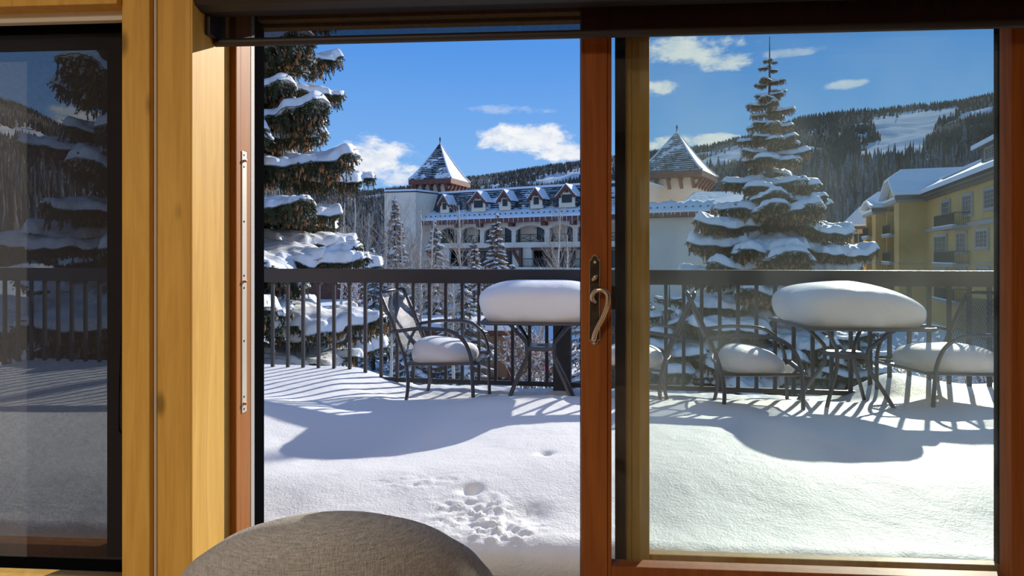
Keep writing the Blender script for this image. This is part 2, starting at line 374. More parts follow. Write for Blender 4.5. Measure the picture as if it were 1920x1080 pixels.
# its roller shade
S = thing('roller_shade', 'charcoal see-through roller shade drawn down over the left window', 'roller shade'); S.rotation_euler.z = HROT
sy = 1.83
zt, zb = HZ(100, 58, sy), HZ(100, 1046, sy)
MB().add([(WXL, sy, zb), (xa+.06, sy, zb), (xa+.06, sy, zt+.02), (WXL, sy, zt+.02)], [(0,1,2,3)]).build('shade_fabric', M['shade_left'], S, fixn=False)
MB().tube([(WXL, sy+.012, zt+.01), (xa+.06, sy+.012, zt+.01)], .024, 14).build('roller_tube', M['black'], S, smooth=False)
MB().box(WXL, xa+.05, sy-.008, sy+.008, zb-.032, zb).build('hem_bar', M['black'], S, bevel=.003)
MB().box(WXL, xa, 1.752, 1.777, HZ(100, 41, 1.752), HZ(100, 13, 1.752)).build('headrail', M['cream'], S, bevel=.004)
ch = MB(); cx = HX(226, 1.80)
zz0, zz1 = HZ(220, 640, 1.80), HZ(220, 812, 1.80)
loop = smoothline([(cx+.03, 1.80, 1.55), (cx+.002, 1.80, zz0), (cx-.003, 1.80, zz0-.14), (cx-.004, 1.80, zz1+.02), (cx+.006, 1.80, zz1), (cx+.02, 1.80, zz1-.004), (cx+.04, 1.8, zz1+.03)], 14)
ch.tube(loop, .0009, 5)
for p in loop[14:]: ch.tube([(p[0], p[1], p[2]-.0018), (p[0], p[1], p[2]), (p[0], p[1], p[2]+.0018)], [.0012, .0024, .0012], 6)
ch.build('bead_chain', M['black'], S)

# ---------------------------------------------------------------- patio door
F = thing('trim_8', 'orange fir frame of the patio door with its lock strip', 'door frame', kind='structure'); F.rotation_euler.z = HROT
x1 = HX(443, JY); x2 = x3 = x4 = x1+.0006; yA = jamb_y(471, x1); yB = jamb_y(478, x1); yC = jamb_y(495, x1)
MB().box(XJ-.001, x1, JY, JY+.03, 0, DZ1+.1).build('stop_moulding', M['orange'], F, bevel=.004)
MB().box(XJ-.03, x1-.002, JY+.031, yA, 0, DZ1+.1).build('side_jamb', M['orange'], F, bevel=.002)
MB().box(XJ-.03, x1-.001, yA+.001, yB, .1, DZ1+.1).build('weather_strip', M['grey_seal'], F)
MB().box(XJ-.03, x1+.001, yB+.001, yC, .1, DZ1+.1).build('screen_track', M['black'], F, bevel=.002)
kx0, kx1 = x1+.001, HX(457, 1.98); kz0, kz1 = HZ(450, 775, 1.98), HZ(450, 283, 1.98)
kp = MB().box(x1-.003, x1+.002, JY+.034, JY+.034+(jamb_y(457, x1)-jamb_y(448, x1)), kz0, kz1).build('keeper_strip', M['steel'], F, bevel=.002)
for py in (300, 527, 757):
    z = HZ(450, py, 1.98); MB().box(x1+.001, x1+.012, JY+.042, JY+.048, z-.006, z+.003).build('keeper_hook', M['copper'], kp, bevel=.002)
for py in (290, 312, 415, 517, 540, 640, 745, 768):
    z = HZ(450, py, 1.98); MB().tube([(x1+.001, JY+.046, z), (x1+.0032, JY+.046, z)], .0035, 10).build('screw', M['bronze'], kp)
# head frame behind the shade
for i, (ya, yb, za, zb_) in enumerate([(1.88, 1.92, 1.965, 2.08), (1.98, 2.01, 1.985, 2.08), (2.08, 2.12, 1.99, 2.08), (2.12, 2.16, 1.978, 2.08)]):
    MB().box(XJ, 3.3, ya, yb, za, zb_).build('head_moulding', M['stain'] if i < 2 else M['olive'], F, bevel=.003)
MB().box(XJ, 3.3, 1.90, 2.085, .0, .155).build('sill', M['black'], F, bevel=.004)
MB().box(3.24, 3.3, 1.93, 2.12, 0, 2.0).build('side_jamb', M['orange'], F)
# sliding panel, slid open to the right
D = thing('door_1', 'stained wood sliding glass door panel with bronze handle, slid open', 'door', kind='structure'); D.rotation_euler.z = HROT
dy0, dy1 = 1.925, 1.975
sx0, sx1 = HX(1090, dy0), HX(1147, dy0); rx0, rx1 = HX(1896, dy0), HX(1960, dy0)
bz = HZ(1147, 1062, dy0); tz = 1.868
MB().box(sx0, HX(1139, dy0), dy0, dy1, .17, 2.03).build('stile', M['stain'], D, bevel=.003)
MB().box(HX(1139, dy0)+.0005, sx1, dy0+.005, dy1, .17, 2.03).build('glazing_bead', M['stain'], D, bevel=.002)
MB().box(rx0, rx1, dy0, dy1, .17, 2.03).build('stile', M['stain'], D, bevel=.003)
MB().box(sx1, rx0, dy0, dy1, .17, bz).build('rail', M['stain'], D, bevel=.003)
MB().box(sx1, rx0, dy0, dy1, tz, 2.03).build('rail', M['stain'], D, bevel=.003)
g = MB().box(sx1-.01, rx0+.01, 1.951, 1.954, bz-.01, tz+.01).build('glass_pane', M['glass'], D)
MB().box(sx0-.001, sx0+.014, dy1-.002, dy1+.025, .2, 2.0).build('interlock_strip', M['black'], D)
# handle on the stile
pxs = lambda px: HX(px, dy0); pzs = lambda py: HZ(1115, py, dy0)
hp = [(1104.5, 486), (1108, 485), (1110, 479), (1115, 476), (1120, 479), (1122, 485), (1125.5, 486), (1124.5, 560), (1125.5, 638), (1122, 639), (1120, 644), (1114, 648), (1110, 645), (1107, 640), (1103.5, 639), (1104.5, 560)]
def plate(s, y0, y1, mat, name, par):
    cx_, cy_ = 1114.6, 562
    return MB().prism([(pxs(cx_+(a-cx_)*s), pzs(cy_+(b-cy_)*(1-(1-s)*.25))) for a, b in hp], 'y', y0, y1).build(name, mat, par)
HD = plate(1.0, dy0-.004, dy0, M['nickel'], 'handle_plate', D)
plate(.84, dy0-.0055, dy0-.0035, M['bronze'], 'plate_face', HD)
hl = smoothline([(pxs(a), dy0-q, pzs(b)) for a, b, q in ((1115, 566, .012), (1110, 560, .022), (1110, 551, .030), (1116, 544, .036), (1126, 542, .040), (1135, 547, .042), (1138, 557, .042), (1136, 572, .040), (1130, 590, .036), (1122, 606, .030), (1116, 620, .024), (1113.5, 631, .018), (1113, 636, .012))], 5)
rr = []
for i in range(len(hl)):
    t = i/(len(hl)-1); rr.append(.0058+.0016*math.sin(t*PI)+.003*max(0, (t-.75)/.25)+.0016*max(0, 1-t/.12))
MB().tube(hl, rr, 14).build('lever', M['nickel'], HD, smooth=True)
tt = smoothline([(pxs(1112), dy0-.006, pzs(526)), (pxs(1112.5), dy0-.018, pzs(524)), (pxs(1115), dy0-.022, pzs(519)), (pxs(1118), dy0-.020, pzs(515))], 4)
MB().tube(tt, [.005, .0052, .0054, .0056, .0058, .006, .006, .0062, .0062, .006, .0055, .005, .004], 12).build('thumb_turn', M['nickel'], HD, smooth=True)
for a, b in ((1115, 491.5), (1113.5, 642)):
    MB().tube([(pxs(a), dy0-.0072, pzs(b)), (pxs(a), dy0-.004, pzs(b))], .0042, 12).build('screw', M['steel'], HD)
MB().box(sx1+.0005, HX(1158, dy0), dy1-.012, dy1+.012, HZ(1150, 582, dy0), HZ(1150, 538, dy0)).build('latch_box', M['black'], D, bevel=.002)
# fixed panel behind it
D2 = thing('door_2', 'fixed glass door panel with olive fir stile behind the sliding panel', 'door', kind='structure'); D2.rotation_euler.z = HROT
ey0, ey1 = 2.02, 2.075
a0, a1, a2, a3 = HX(1157, ey0), HX(1171, ey0), HX(1184, ey0), HX(1218, ey0)
ez = HZ(1220, 1045, ey0)
MB().box(a0, a1, ey0-.02, ey1+.02, .17, 2.0).build('meeting_seal', M['black'], D2, bevel=.002)
MB().box(a1, a2, ey0-.004, ey1, .17, 2.0).build('stile_edge', M['olive'], D2, bevel=.004)
MB().box(a2+.0005, a3, ey0, ey1, .17, 2.0).build('stile', M['olive'], D2, bevel=.003)
fr0, fr1 = HX(1886, ey0), HX(1960, ey0)
MB().box(fr0, fr1, ey0, ey1, .17, 2.0).build('stile', M['black'], D2, bevel=.002)
MB().box(a3, fr0, ey0, ey1, .17, ez-.02).build('rail', M['olive'], D2, bevel=.003)
MB().box(a3, fr0, ey0+.02, ey1, ez-.02, ez).build('glazing_bead', M['olive'], D2, bevel=.003)
ftz = 1.90
MB().box(a3, fr0, ey0, ey1, ftz, 2.0).build('rail', M['olive'], D2, bevel=.003)
MB().box(a3-.01, fr0+.01, 2.048, 2.051, ez-.01, ftz+.01).build('glass_pane', M['glass'], D2)
# roller shade over the door
S2 = thing('roller_shade', 'dark roller shade rolled up above the patio door', 'roller shade'); S2.rotation_euler.z = HROT
qy = 1.85; qx0 = XJ+.004
hz = HZ(402, 88, qy)
MB().tube([(qx0, qy, hz+.012), (3.2, qy, hz+.012)], .012, 12).build('hem_bar', M['charcoal'], S2)
MB().add([(qx0+.005, qy, hz+.015), (3.2, qy, hz+.015), (3.2, qy, 2.02), (qx0+.005, qy, 2.02)], [(0,1,2,3)]).build('shade_fabric', M['shade_door'], S2, fixn=False)
cz = HZ(400, 20, 1.78)
MB().prism([(1.745, cz+.10), (1.735, cz+.03), (1.75, cz+.005), (1.78, cz-.004), (1.83, cz), (1.87, cz+.02), (1.87, cz+.10)], 'x', XJ-.02, 3.2).build('cassette', M['charcoal'], S2)
MB().box(qx0-.004, qx0+.012, 1.80, 1.89, hz+.02, cz+.05).build('end_bracket', M['charcoal'], S2, bevel=.002)

# ---------------------------------------------------------------- upholstered chair in front of the door
def make_armchair():
    cxw, cyw = wx(640, 1.40), 1.40
    T = thing('dining_chair', 'grey linen upholstered barrel chair with its curved back to the camera', 'chair', (cxw, cyw, 0), R(9))
    V = []; F = []; rad = .342; n = 49; prof = 15
    ztop = lambda ph: .748-.27*(1-math.cos(ph))**1.05
    for i in range(n):
        ph = R(-118)+R(236)*i/(n-1); zt_ = ztop(ph); th = .062
        c, s_ = -math.cos(ph), math.sin(ph)
        for k in range(prof):                          # closed section: up the outside, over the rounded top, down the inside
            if k <= 4: r_, z = rad-.03*(1-k/4)**1.5, .40+(zt_-th-.40)*k/4
            elif k <= 10:
                a = PI*(k-4)/6; r_, z = rad-th+th*math.cos(a), zt_-th+th*math.sin(a)*1.0
            else:
                q = (k-10)/4; r_, z = rad-2*th-.03*q**1.5, zt_-th+(.40-zt_+th)*q
            V.append((r_*s_, r_*c, z))
    for i in range(n-1):
        for k in range(prof): F.append((i*prof+k, i*prof+(k+1) % prof, (i+1)*prof+(k+1) % prof, (i+1)*prof+k))
    F += [tuple(range(prof)), tuple(range((n-1)*prof+prof-1, (n-1)*prof-1, -1))]
    MB().add(V, F).build('backrest', M['fabric'], T, smooth=True)
    def disc(r0, z0, z1, rnd):
        m_ = MB(); V = []; N = 40; rings = [(r0-rnd, z0), (r0, z0+rnd), (r0, z1-rnd), (r0-rnd*.4, z1-rnd*.3), (r0-rnd*1.6, z1), (.01, z1+.01)]
        for r_, z in rings:
            for k in range(N): V.append((r_*math.cos(2*PI*k/N), r_*math.sin(2*PI*k/N)*.95+.02, z))
        F = [(i*N+k, i*N+(k+1) % N, (i+1)*N+(k+1) % N, (i+1)*N+k) for i in range(len(rings)-1) for k in range(N)]
        F += [tuple(range(N-1, -1, -1)), tuple(range(5*N, 6*N))]
        return m_.add(V, F)
    disc(.29, .36, .47, .03).build('seat', M['fabric'], T, smooth=True)
    for sx in (-1, 1):
        for sy_ in (-1, 1):
            MB().tube([(sx*.19, sy_*.19, .37), (sx*.23, sy_*.23, 0)], [.02, .012], 12).build('leg', M['stain'], T, smooth=True)
make_armchair()
# fill lights added unseen behind the camera to brighten the room
def fill_light(x, y, e, lab, size=.5):
    X, Y = hw(x, y)
    T = thing('fill_light', lab, 'added fill light', (X, Y, RZ), HROT)
    MB().tube([(0, 0, 0), (0, 0, -.05)], size/2+.02, 28).build('fill_light_housing', M['ceiling'], T)
    L = bpy.data.lights.new('fill_light_area', 'AREA'); L.shape = 'DISK'; L.size = size; L.energy = e; L.color = (1, .94, .85)
    o = bpy.data.objects.new('fill_light_area', L); COL.objects.link(o); o.parent = T; o.location = (0, 0, -.06)
    return o
fill_light(-1.5, -1.2, 64, 'added round fill light behind the camera, left of the room', .6)
fill_light(-2.6, -2.6, 44, 'added round fill light near the back wall', .6)
# ---------------------------------------------------------------- deck, snow and railing
RA = math.atan(.149)                                   # railing turned against the view
def rail_d(X): return 5.270-.149*X
dx0, dx1 = -4.6, 5.0
o = MB().prism([hw(dx0, 2.16), hw(dx1, 2.16), (dx1+.2, rail_d(dx1)+.1), (dx0+.1, rail_d(dx0)+.1)], 'z', -.22, 0).build('deck_floor', M['deck'])
tag(o, 'snow covered deck floor outside the patio door', 'deck', kind='structure')
def sink(X, D):
    z = .235+.075*sstep(2.1, 2.75, D)-.095*sstep(3.0, 4.35, D)
    z = z+.02*np.sin(X*1.9+.6)*sstep(2.2, 3.0, D)+.025*(fbm(X*.9+3, D*.9, 5, 3)-.45)
    # crest: a drift that falls away towards the railing, further out on the left
    crest = 4.36-.10*sstep(.2, 1.0, X)+.12*sstep(1.0, 2.0, X)*(1-sstep(2.0, 2.6, X))
    left = 1-sstep(-1.45, -.75, X); right = sstep(2.35, 3.0, X)
    fall = sstep(0, .62, D-crest)
    low = .075+.05*fbm(X*5, D*5, 9, 3)
    low = low*(1-left)+.235*left; low = low*(1-right)+(.27+.04*np.sin(X*5))*right
    z = z*(1-fall)+low*fall
    z = z+.085*np.exp(-((X+1.65)/.62)**2-((D-3.95)/.50)**2)
    z = z-.055*np.exp(-((X+.75)/.65)**2-((D-3.25)/.45)**2)
    # scoops along the left bank and a hollow before the left table
    z = z-.035*np.exp(-((X+1.0)/.5)**2-((D-4.25)/.25)**2)
    z = z+.03*np.exp(-((X+.1)/.8)**2-((D-4.15)/.22)**2)
    # raised drift in front of the right glass and its hollow
    z = z-.05*sstep(1.55, 2.2, X)*(1-sstep(2.4, 3.3, D))
    return z
nx, ny = 760, 300
xs = np.linspace(dx0+.1, dx1-.1, nx); vs = np.linspace(0, 1, ny)**1.25
XX = np.repeat(xs[None, :], ny, 0); near = 2.09/CT-XX*ST/CT*1.0          # house line y=2.18 in world
far = rail_d(XX)+.10
DD = near+(far-near)*vs[:, None]
ZZ = sink(XX, DD)
ns = lambda f, s: vnoise(XX*f, DD*f, s)-.5
ZZ = ZZ+.004*ns(9, 1)+.0016*ns(38, 2)
def patch(x, d, rx, rd): return np.exp(-((XX-x)/rx)**2-((DD-d)/rd)**2)
cr = patch(-.13, 2.34, .16, .12)+patch(-.40, 2.58, .17, .07)*.5+patch(-.02, 2.22, .12, .08)
ZZ = ZZ+cr*(.012*(fbm(XX*26, DD*26, 3, 3)-.4)+.014*ns(52, 4)+.010*ns(95, 6)-.004)
ZZ = ZZ-.035*patch(-.16, 2.50, .035, .03)-.02*patch(.07, 2.33, .07, .06)-.018*patch(.15, 2.85, .035, .03)
edge = np.clip((DD-near)/.10, 0, 1)
ZZ = .158+(ZZ-.158)*np.sqrt(1-(1-edge)**2)+(1-edge)*.012*ns(22, 8)
V = np.stack([XX, DD, ZZ], -1).reshape(-1, 3)
idx = np.arange(nx*ny).reshape(ny, nx)
Fq = np.stack([idx[:-1, :-1], idx[:-1, 1:], idx[1:, 1:], idx[1:, :-1]], -1).reshape(-1, 4)
border = np.concatenate([idx[0, :], idx[1:, -1], idx[-1, -2::-1], idx[-2:0:-1, 0]])
B = V[border].copy(); B[:, 2] = 0.002; nb = len(border); base = len(V)
V = np.concatenate([V, B]); k = np.arange(nb); k2 = (k+1) % nb
Fs = np.stack([border[k], border[k2], base+k2, base+k], -1)[:, ::-1]
me = np_mesh('deck_snow', V, np.concatenate([Fq, Fs]), M['snow'], smooth=True)
tag(link('deck_snow', me), 'deep smooth drift of fresh snow covering the deck', 'snow', kind='stuff')

RLX0 = -5.2
def rp(X): return (X, rail_d(X))
P0 = rp(0.0); ang = -RA
RAIL = thing('deck_railing', 'charcoal metal railing with square balusters around the snowy deck', 'railing', (P0[0], P0[1], 0), ang)
def rs(X): return X/math.cos(RA)                        # distance along the railing
s0, s1 = rs(-5.0), rs(4.6)
MB().box(s0, s1, -.035, .045, .972, 1.090).build('top_rail', M['rail'], RAIL, bevel=.004)
MB().box(s0, s1, -.014, .014, .135, .173).build('bottom_rail', M['rail'], RAIL, bevel=.003)
bx = [-2.086+.1394*i for i in range(-20, 22)]
bx = [b for b in bx if b < .36]+[.4945-.03, .638-.03]+[1.223+.1362*i for i in range(-3, 24)]
posts = [.438, -2.95, 3.30]
postx = [wx(1054, rail_d(.40)), -2.62, 4.35]
bx = [b for b in bx if min(abs(b-p) for p in postx) > .09 and -4.9 < b < 4.5]
m0 = None
for b in bx:
    if m0 is None:
        q = MB().box(-.013, .013, -.013, .013, .17, .975).build('baluster', M['rail'], RAIL, bevel=.002); m0 = q
    else: q = m0.copy(); COL.objects.link(q); q.parent = RAIL
    q.location = (rs(b), 0, 0)
p0 = None
for b in postx:
    if p0 is None: q = p0 = MB().box(-.072, .072, -.03, .114, -.25, .975).build('post', M['rail'], RAIL, bevel=.004)
    else: q = p0.copy(); COL.objects.link(q); q.parent = RAIL
    q.location = (rs(b), 0, 0)

# ---------------------------------------------------------------- tables
def uvmesh(name, V, F, UV, mat, parent):
    me = bpy.data.meshes.new(name); me.from_pydata(V, [], F); me.materials.append(mat)
    u = me.uv_layers.new(name='UVMap')
    for p in me.polygons:
        for li in p.loop_indices: u.data[li].uv = UV[me.loops[li].vertex_index]
    return link(name, me, parent)
def rrect(w, h, r, n=6):
    P = []
    for cx_, cy_, a0_ in ((w-r, h-r, 0), (-w+r, h-r, 90), (-w+r, -h+r, 180), (w-r, -h+r, 270)):
        for i in range(n+1):
            a = R(a0_+90*i/n); P.append((cx_+r*math.cos(a), cy_+r*math.sin(a)))
    return P
def make_table(label, X, D, rz, half=.405):
    T = thing('patio_table', label, 'table', (X, D, 0), rz)
    out = rrect(half, half, .06)
    ring = [(x, y, .735) for x, y in out]; ring.append(ring[0]); ring.append(ring[1])
    MB().tube(ring, .012, 8, cap=False).build('table_rim', M['steeltube'], T, smooth=True)
    V = [(x, y, .738) for x, y in rrect(half-.005, half-.005, .055)]
    V += [(x, y, .732) for x, y, z in V]; n = len(V)//2
    MB().add(V, [tuple(range(n)), tuple(range(2*n-1, n-1, -1))]+[(i, i+n, (i+1) % n+n, (i+1) % n) for i in range(n)]).build('table_top', M['steeltube'], T)
    l0 = None
    for k in range(4):
        a = PI/4+k*PI/2
        pts = [(.34, .725), (.30, .705), (.165, .585), (.145, .55), (.14, .50), (.145, .45), (.165, .41), (.30, .20), (.40, .0)]
        # two legs on each side, slightly apart
        if l0 is None:
            l0 = q = MB().tube(smoothline([(r_*math.cos(PI/4), r_*math.sin(PI/4), z) for r_, z in pts], 5), .0135, 10).build('leg', M['steeltube'], T, smooth=True)
        else: q = l0.copy(); COL.objects.link(q); q.parent = T
        q.rotation_euler = (0, 0, k*PI/2)
    sh = MB(); so_ = rrect(.115, .115, .02, 3); n = len(so_); hole = [(.035*math.cos(2*PI*i/n+PI/4), .035*math.sin(2*PI*i/n+PI/4)) for i in range(n)]
    # the loops start at the same angle
    V = [(x, y, .535) for x, y in so_]+[(x, y, .535) for x, y in hole]+[(x, y, .505) for x, y in so_]+[(x, y, .505) for x, y in hole]
    st = 0
    Fc = []
    for i in range(n):
        j = (i+1) % n; Fc += [(i, j, n+j, n+i), (2*n+j, 2*n+i, 3*n+i, 3*n+j), (i, 2*n+i, 2*n+j, j), (n+j, 3*n+j, 3*n+i, n+i)]
    sh.add(V, Fc).build('shelf', M['steeltube'], T)
    return T
def pile(name, label, X, D, rz, wx_, wy, z0, h, seed, ex=4.0, base_in=.93, bulge=1.03, skew=(0, 0), mat='snowpile', group=None, top=.55, parent=None, sag=0):
    """rounded snow cushion on a rounded-square base"""
    N, K = 96, 26; V = []; rnd = random.Random(seed); ph = [rnd.uniform(0, 6.28) for _ in range(6)]
    def rad(a, e):
        c, s_ = abs(math.cos(a)), abs(math.sin(a)); return 1/((c/wx_)**e+(s_/wy)**e)**(1/e)
    for j in range(K):
        t = j/(K-1)
        if t < .45: q = t/.45; zz = q*top; rr_ = base_in+(bulge-base_in)*math.sin(q*PI/2)
        else:
            q = (t-.45)/.55; a = q*PI/2; zz = top+(1-top)*math.sin(a)**.9; rr_ = bulge*math.cos(a)**.75 if j < K-1 else .001
        for i in range(N):
            a = 2*PI*i/N
            w_ = 1+.012*math.sin(3*a+ph[0]+zz)+.01*math.sin(7*a+ph[1]+zz*3)+.006*math.sin(17*a+ph[2]+zz*9)
            r_ = rad(a, ex)*rr_*w_
            x, y = r_*math.cos(a), r_*math.sin(a)
            z = zz*h*(1+skew[0]*x/wx_+skew[1]*y/wy)
            z = z+.006*math.sin(x*9+ph[3])*math.cos(y*8+ph[4])*min(1, zz*2)
            z += -sag*max(0, x/wx_)**2*zz
            V.append((x, y, z0+z))
    F = [(j*N+i, j*N+(i+1) % N, (j+1)*N+(i+1) % N, (j+1)*N+i) for j in range(K-1) for i in range(N)]
    F += [tuple(range(N-1, -1, -1)), tuple(range((K-1)*N, K*N))]
    o = MB().add([(x, y, z) for x, y, z in V], F).build(name, M[mat], smooth=True, loc=(X, D, 0), rot=rz)
    return tag(o, label, 'snow', group, kind='stuff')
T1X, T1D, T2X, T2D = .215, 4.78, 2.315, 4.44
make_table('square dark metal patio table nearest the left chair, partly behind the door stile', T1X, T1D, -R(4))
make_table('square dark metal patio table seen whole through the right glass', T2X, T2D, -R(4), .40)
pile('snow_cushion', 'thick rounded block of snow on the left patio table', T1X, T1D, -R(4), .42, .40, .738, .285, 1, ex=5, bulge=1.04)
pile('snow_cushion', 'thick domed block of snow on the right patio table', T2X-.01, T2D, -R(4), .405, .40, .738, .285, 2, ex=4.2, bulge=1.03, sag=.10, top=.45)

# ---------------------------------------------------------------- patio chairs
def make_chair(label, X, D, rz, first=None):
    T = thing('patio_chair', label, 'chair', (X, D, 0), rz, 'metal mesh patio armchairs')
    if first is not None:
        for ch in first.children:
            c = ch.copy(); COL.objects.link(c); c.parent = T
        return T
    W2, L2 = .275, .275; zs = .43; r = .0135
    for s in (-1, 1):
        y = s*W2
        back = smoothline([(-L2+.00, y*1.0, .0), (-L2+.045, y, .16), (-L2+.055, y, .30), (-L2+.03, y, .45), (-L2-.03, y*.98, .62), (-L2-.17, y*.93, .93)], 6)
        MB().tube(back, r, 10).build('rear_leg', M['steeltube'], T, smooth=True)
        arm = smoothline([(-L2-.075, y*1.04, .642), (-L2+.12, y*1.06, .672), (.02, y*1.08, .672), (.12, y*1.08, .655), (.205, y*1.07, .59), (.25, y*1.05, .49), (.262, y*1.03, .38), (.268, y, .2), (.275, y, .0)], 6)
        MB().tube(arm, [r if i > 8 else r for i in range(len(arm))], 10).build('armrest', M['steeltube'], T, smooth=True)
    MB().tube([(-L2-.17, -W2*.93, .93), (-L2-.172, 0, .935), (-L2-.17, W2*.93, .93)], r, 10).build('top_bar', M['steeltube'], T, smooth=True)
    fr_ = [(-L2+.04, -W2, zs-.02), (0, -W2, zs-.012), (L2, -W2, zs), (L2+.02, -W2*.9, zs-.004), (L2+.02, W2*.9, zs-.004), (L2, W2, zs), (0, W2, zs-.012), (-L2+.04, W2, zs-.02), (-L2+.04, -W2, zs-.02)]
    MB().tube(fr_, .011, 8, cap=False).build('seat_frame', M['steeltube'], T)
    V = []; F = []; UV = []; n1, n2 = 12, 8
    for i in range(n1+1):
        x = -L2+.04+(2*L2-.03)*i/n1
        for j in range(n2+1):
            y = -W2+2*W2*j/n2; V.append((x, y, zs-.012-.02*math.sin(PI*i/n1)*math.sin(PI*j/n2))); UV.append((x, y))
    F = [(i*(n2+1)+j, (i+1)*(n2+1)+j, (i+1)*(n2+1)+j+1, i*(n2+1)+j+1) for i in range(n1) for j in range(n2)]
    uvmesh('seat', V, F, UV, M['mesh'], T)
    V = []; UV = []
    for i in range(n1+1):
        t = i/n1; x = -L2+.025+t*(-.175); z = .47+t*.42
        for j in range(n2+1):
            y = (-W2+.02+(2*W2-.04)*j/n2)*(1-.06*t); V.append((x-.025*math.sin(PI*j/n2), y, z)); UV.append((z, y))
    uvmesh('backrest', V, F, UV, M['mesh'], T)
    bf = [(-L2+.025, -W2+.02, .47), (-L2+.0, 0, .465), (-L2+.025, W2-.02, .47)]
    MB().tube(smoothline(bf, 5), .009, 8).build('lower_back_bar', M['steeltube'], T, smooth=True)
    return T
c1 = make_chair('metal mesh armchair left of the left snowy table, in full view through the open door', -.495, 4.90, -R(10))
c2 = make_chair('metal mesh armchair right of the left snowy table, its back touching the next chair', .88, 4.72, PI-R(16), c1)
c3 = make_chair('metal mesh armchair left of the right snowy table, arm curving towards that table', 1.69, 4.48, -R(13), c1)
c4_ = make_chair('metal mesh armchair right of the right snowy table, cut by the door stile', 3.00, 4.50, PI-R(-6), c1)
def seat_snow(lab, X, D, rz, h, seed, sk=(0, 0), w=.225, ox=0):
    c, s_ = math.cos(rz), math.sin(rz)
    pile('snow_cushion', lab, X+ox*c, D+ox*s_, rz, w, .26, .418, h, seed, ex=2.8, bulge=1.02, base_in=.98, top=.25, skew=sk)
seat_snow('rounded heap of snow on the seat of the chair left of the left table', -.495, 4.90, -R(10), .155, 5, (-.25, .0), w=.235, ox=-.01)
seat_snow('heap of snow on the chair seat just right of the brown door stile', .88, 4.72, PI-R(16), .13, 6)
seat_snow('rounded heap of snow on the chair seat left of the right table', 1.69, 4.48, -R(13), .15, 7, (-.2, 0), w=.21, ox=-.02)
seat_snow('long heap of snow on the seat of the rightmost chair', 3.00, 4.50, PI+R(6), .17, 8, w=.30, ox=-.05)
# ---------------------------------------------------------------- ground and mountain
GZ = -5.2
def ground_z(x, y): return GZ+0*x
gx = np.linspace(-260, 300, 90); gy = np.linspace(5.9, 330, 80)
GX, GY = np.meshgrid(gx, gy)
GZZ = GZ+.5*(fbm(GX*.12, GY*.12, 3, 3)-.5)+sstep(120, 330, GY)*10
V = np.stack([GX, GY, GZZ], -1).reshape(-1, 3); idx = np.arange(V.shape[0]).reshape(GX.shape)
Fq = np.stack([idx[:-1, :-1], idx[:-1, 1:], idx[1:, 1:], idx[1:, :-1]], -1).reshape(-1, 4)
tag(link('ground', np_mesh('ground', V, Fq, M['snowfar'], smooth=True)), 'snow covered valley floor below the deck', 'ground', kind='structure')
SKY_PX = [-1400, -900, -500, -200, 0, 60, 120, 180, 260, 400, 560, 690, 760, 880, 1000, 1090, 1150, 1220, 1330, 1420, 1500, 1600, 1740, 1800, 1885, 2100, 2500, 3200]
SKY_PY = [200, 150, 120, 140, 184, 205, 238, 262, 280, 318, 350, 356, 348, 330, 312, 300, 292, 282, 268, 250, 219, 206, 196, 188, 170, 150, 190, 220]
def mt_r0(az): return 215+40*np.sin(az*2.1+1)
def mt_r1(az): return 1750+250*np.sin(az*3+2)
def mtn(az, s):
    """world point on the mountain at bearing az and slope position s (0 foot, 1 ridge)"""
    u = np.tan(az); px = 960+1200*u
    r = mt_r0(az)*(mt_r1(az)/mt_r0(az))**s; d = r*np.cos(az)
    pr = np.interp(px, SKY_PX, SKY_PY); fy = 505.0
    dr = mt_r1(az)*np.cos(az)
    zr = CAMZ+(480-pr-6)/1200*dr
    lr = np.clip((r-mt_r0(az))/(mt_r1(az)-mt_r0(az)), 0, 1.2)
    z = GZ+2+(zr-GZ-2)*(lr**1.08)
    z = z+(fbm(r*.012+40, az*14, 11, 4)-.5)*r*.035*np.minimum(1, (1.0-np.minimum(s, 1))*4+.12)
    z = np.where(s > 1, z-(s-1)*900, z)
    return d*u, d, z
na, nsl = 420, 110
AZ = np.linspace(R(-62), R(62), na); SS = np.linspace(-.06, 1.12, nsl)
A2, S2_ = np.meshgrid(AZ, SS)
MX, MY, MZ = mtn(A2, S2_); MZ = np.where(S2_ < 0, GZ-4, MZ)
V = np.stack([MX, MY, MZ], -1).reshape(-1, 3); idx = np.arange(V.shape[0]).reshape(A2.shape)
Fq = np.stack([idx[:-1, :-1], idx[:-1, 1:], idx[1:, 1:], idx[1:, :-1]], -1).reshape(-1, 4)
tag(link('mountain', np_mesh('mountain', V, Fq, M['slopesnow'], smooth=True)), 'snowy mountainside with ski runs rising behind the hotels', 'mountain', kind='structure')
M['for_dark'] = pmat('dark_conifers', (.070, .062, .048), .9, col2=(.125, .108, .083), scale=.05, coords='Object')
M['for_snow'] = pmat('snow_dusted_conifers', (.13, .135, .14), .9, col2=(.28, .29, .31), scale=.3)
M['for_tan'] = pmat('leafless_aspens', (.24, .18, .13), .9, col2=(.36, .29, .22), scale=.1)
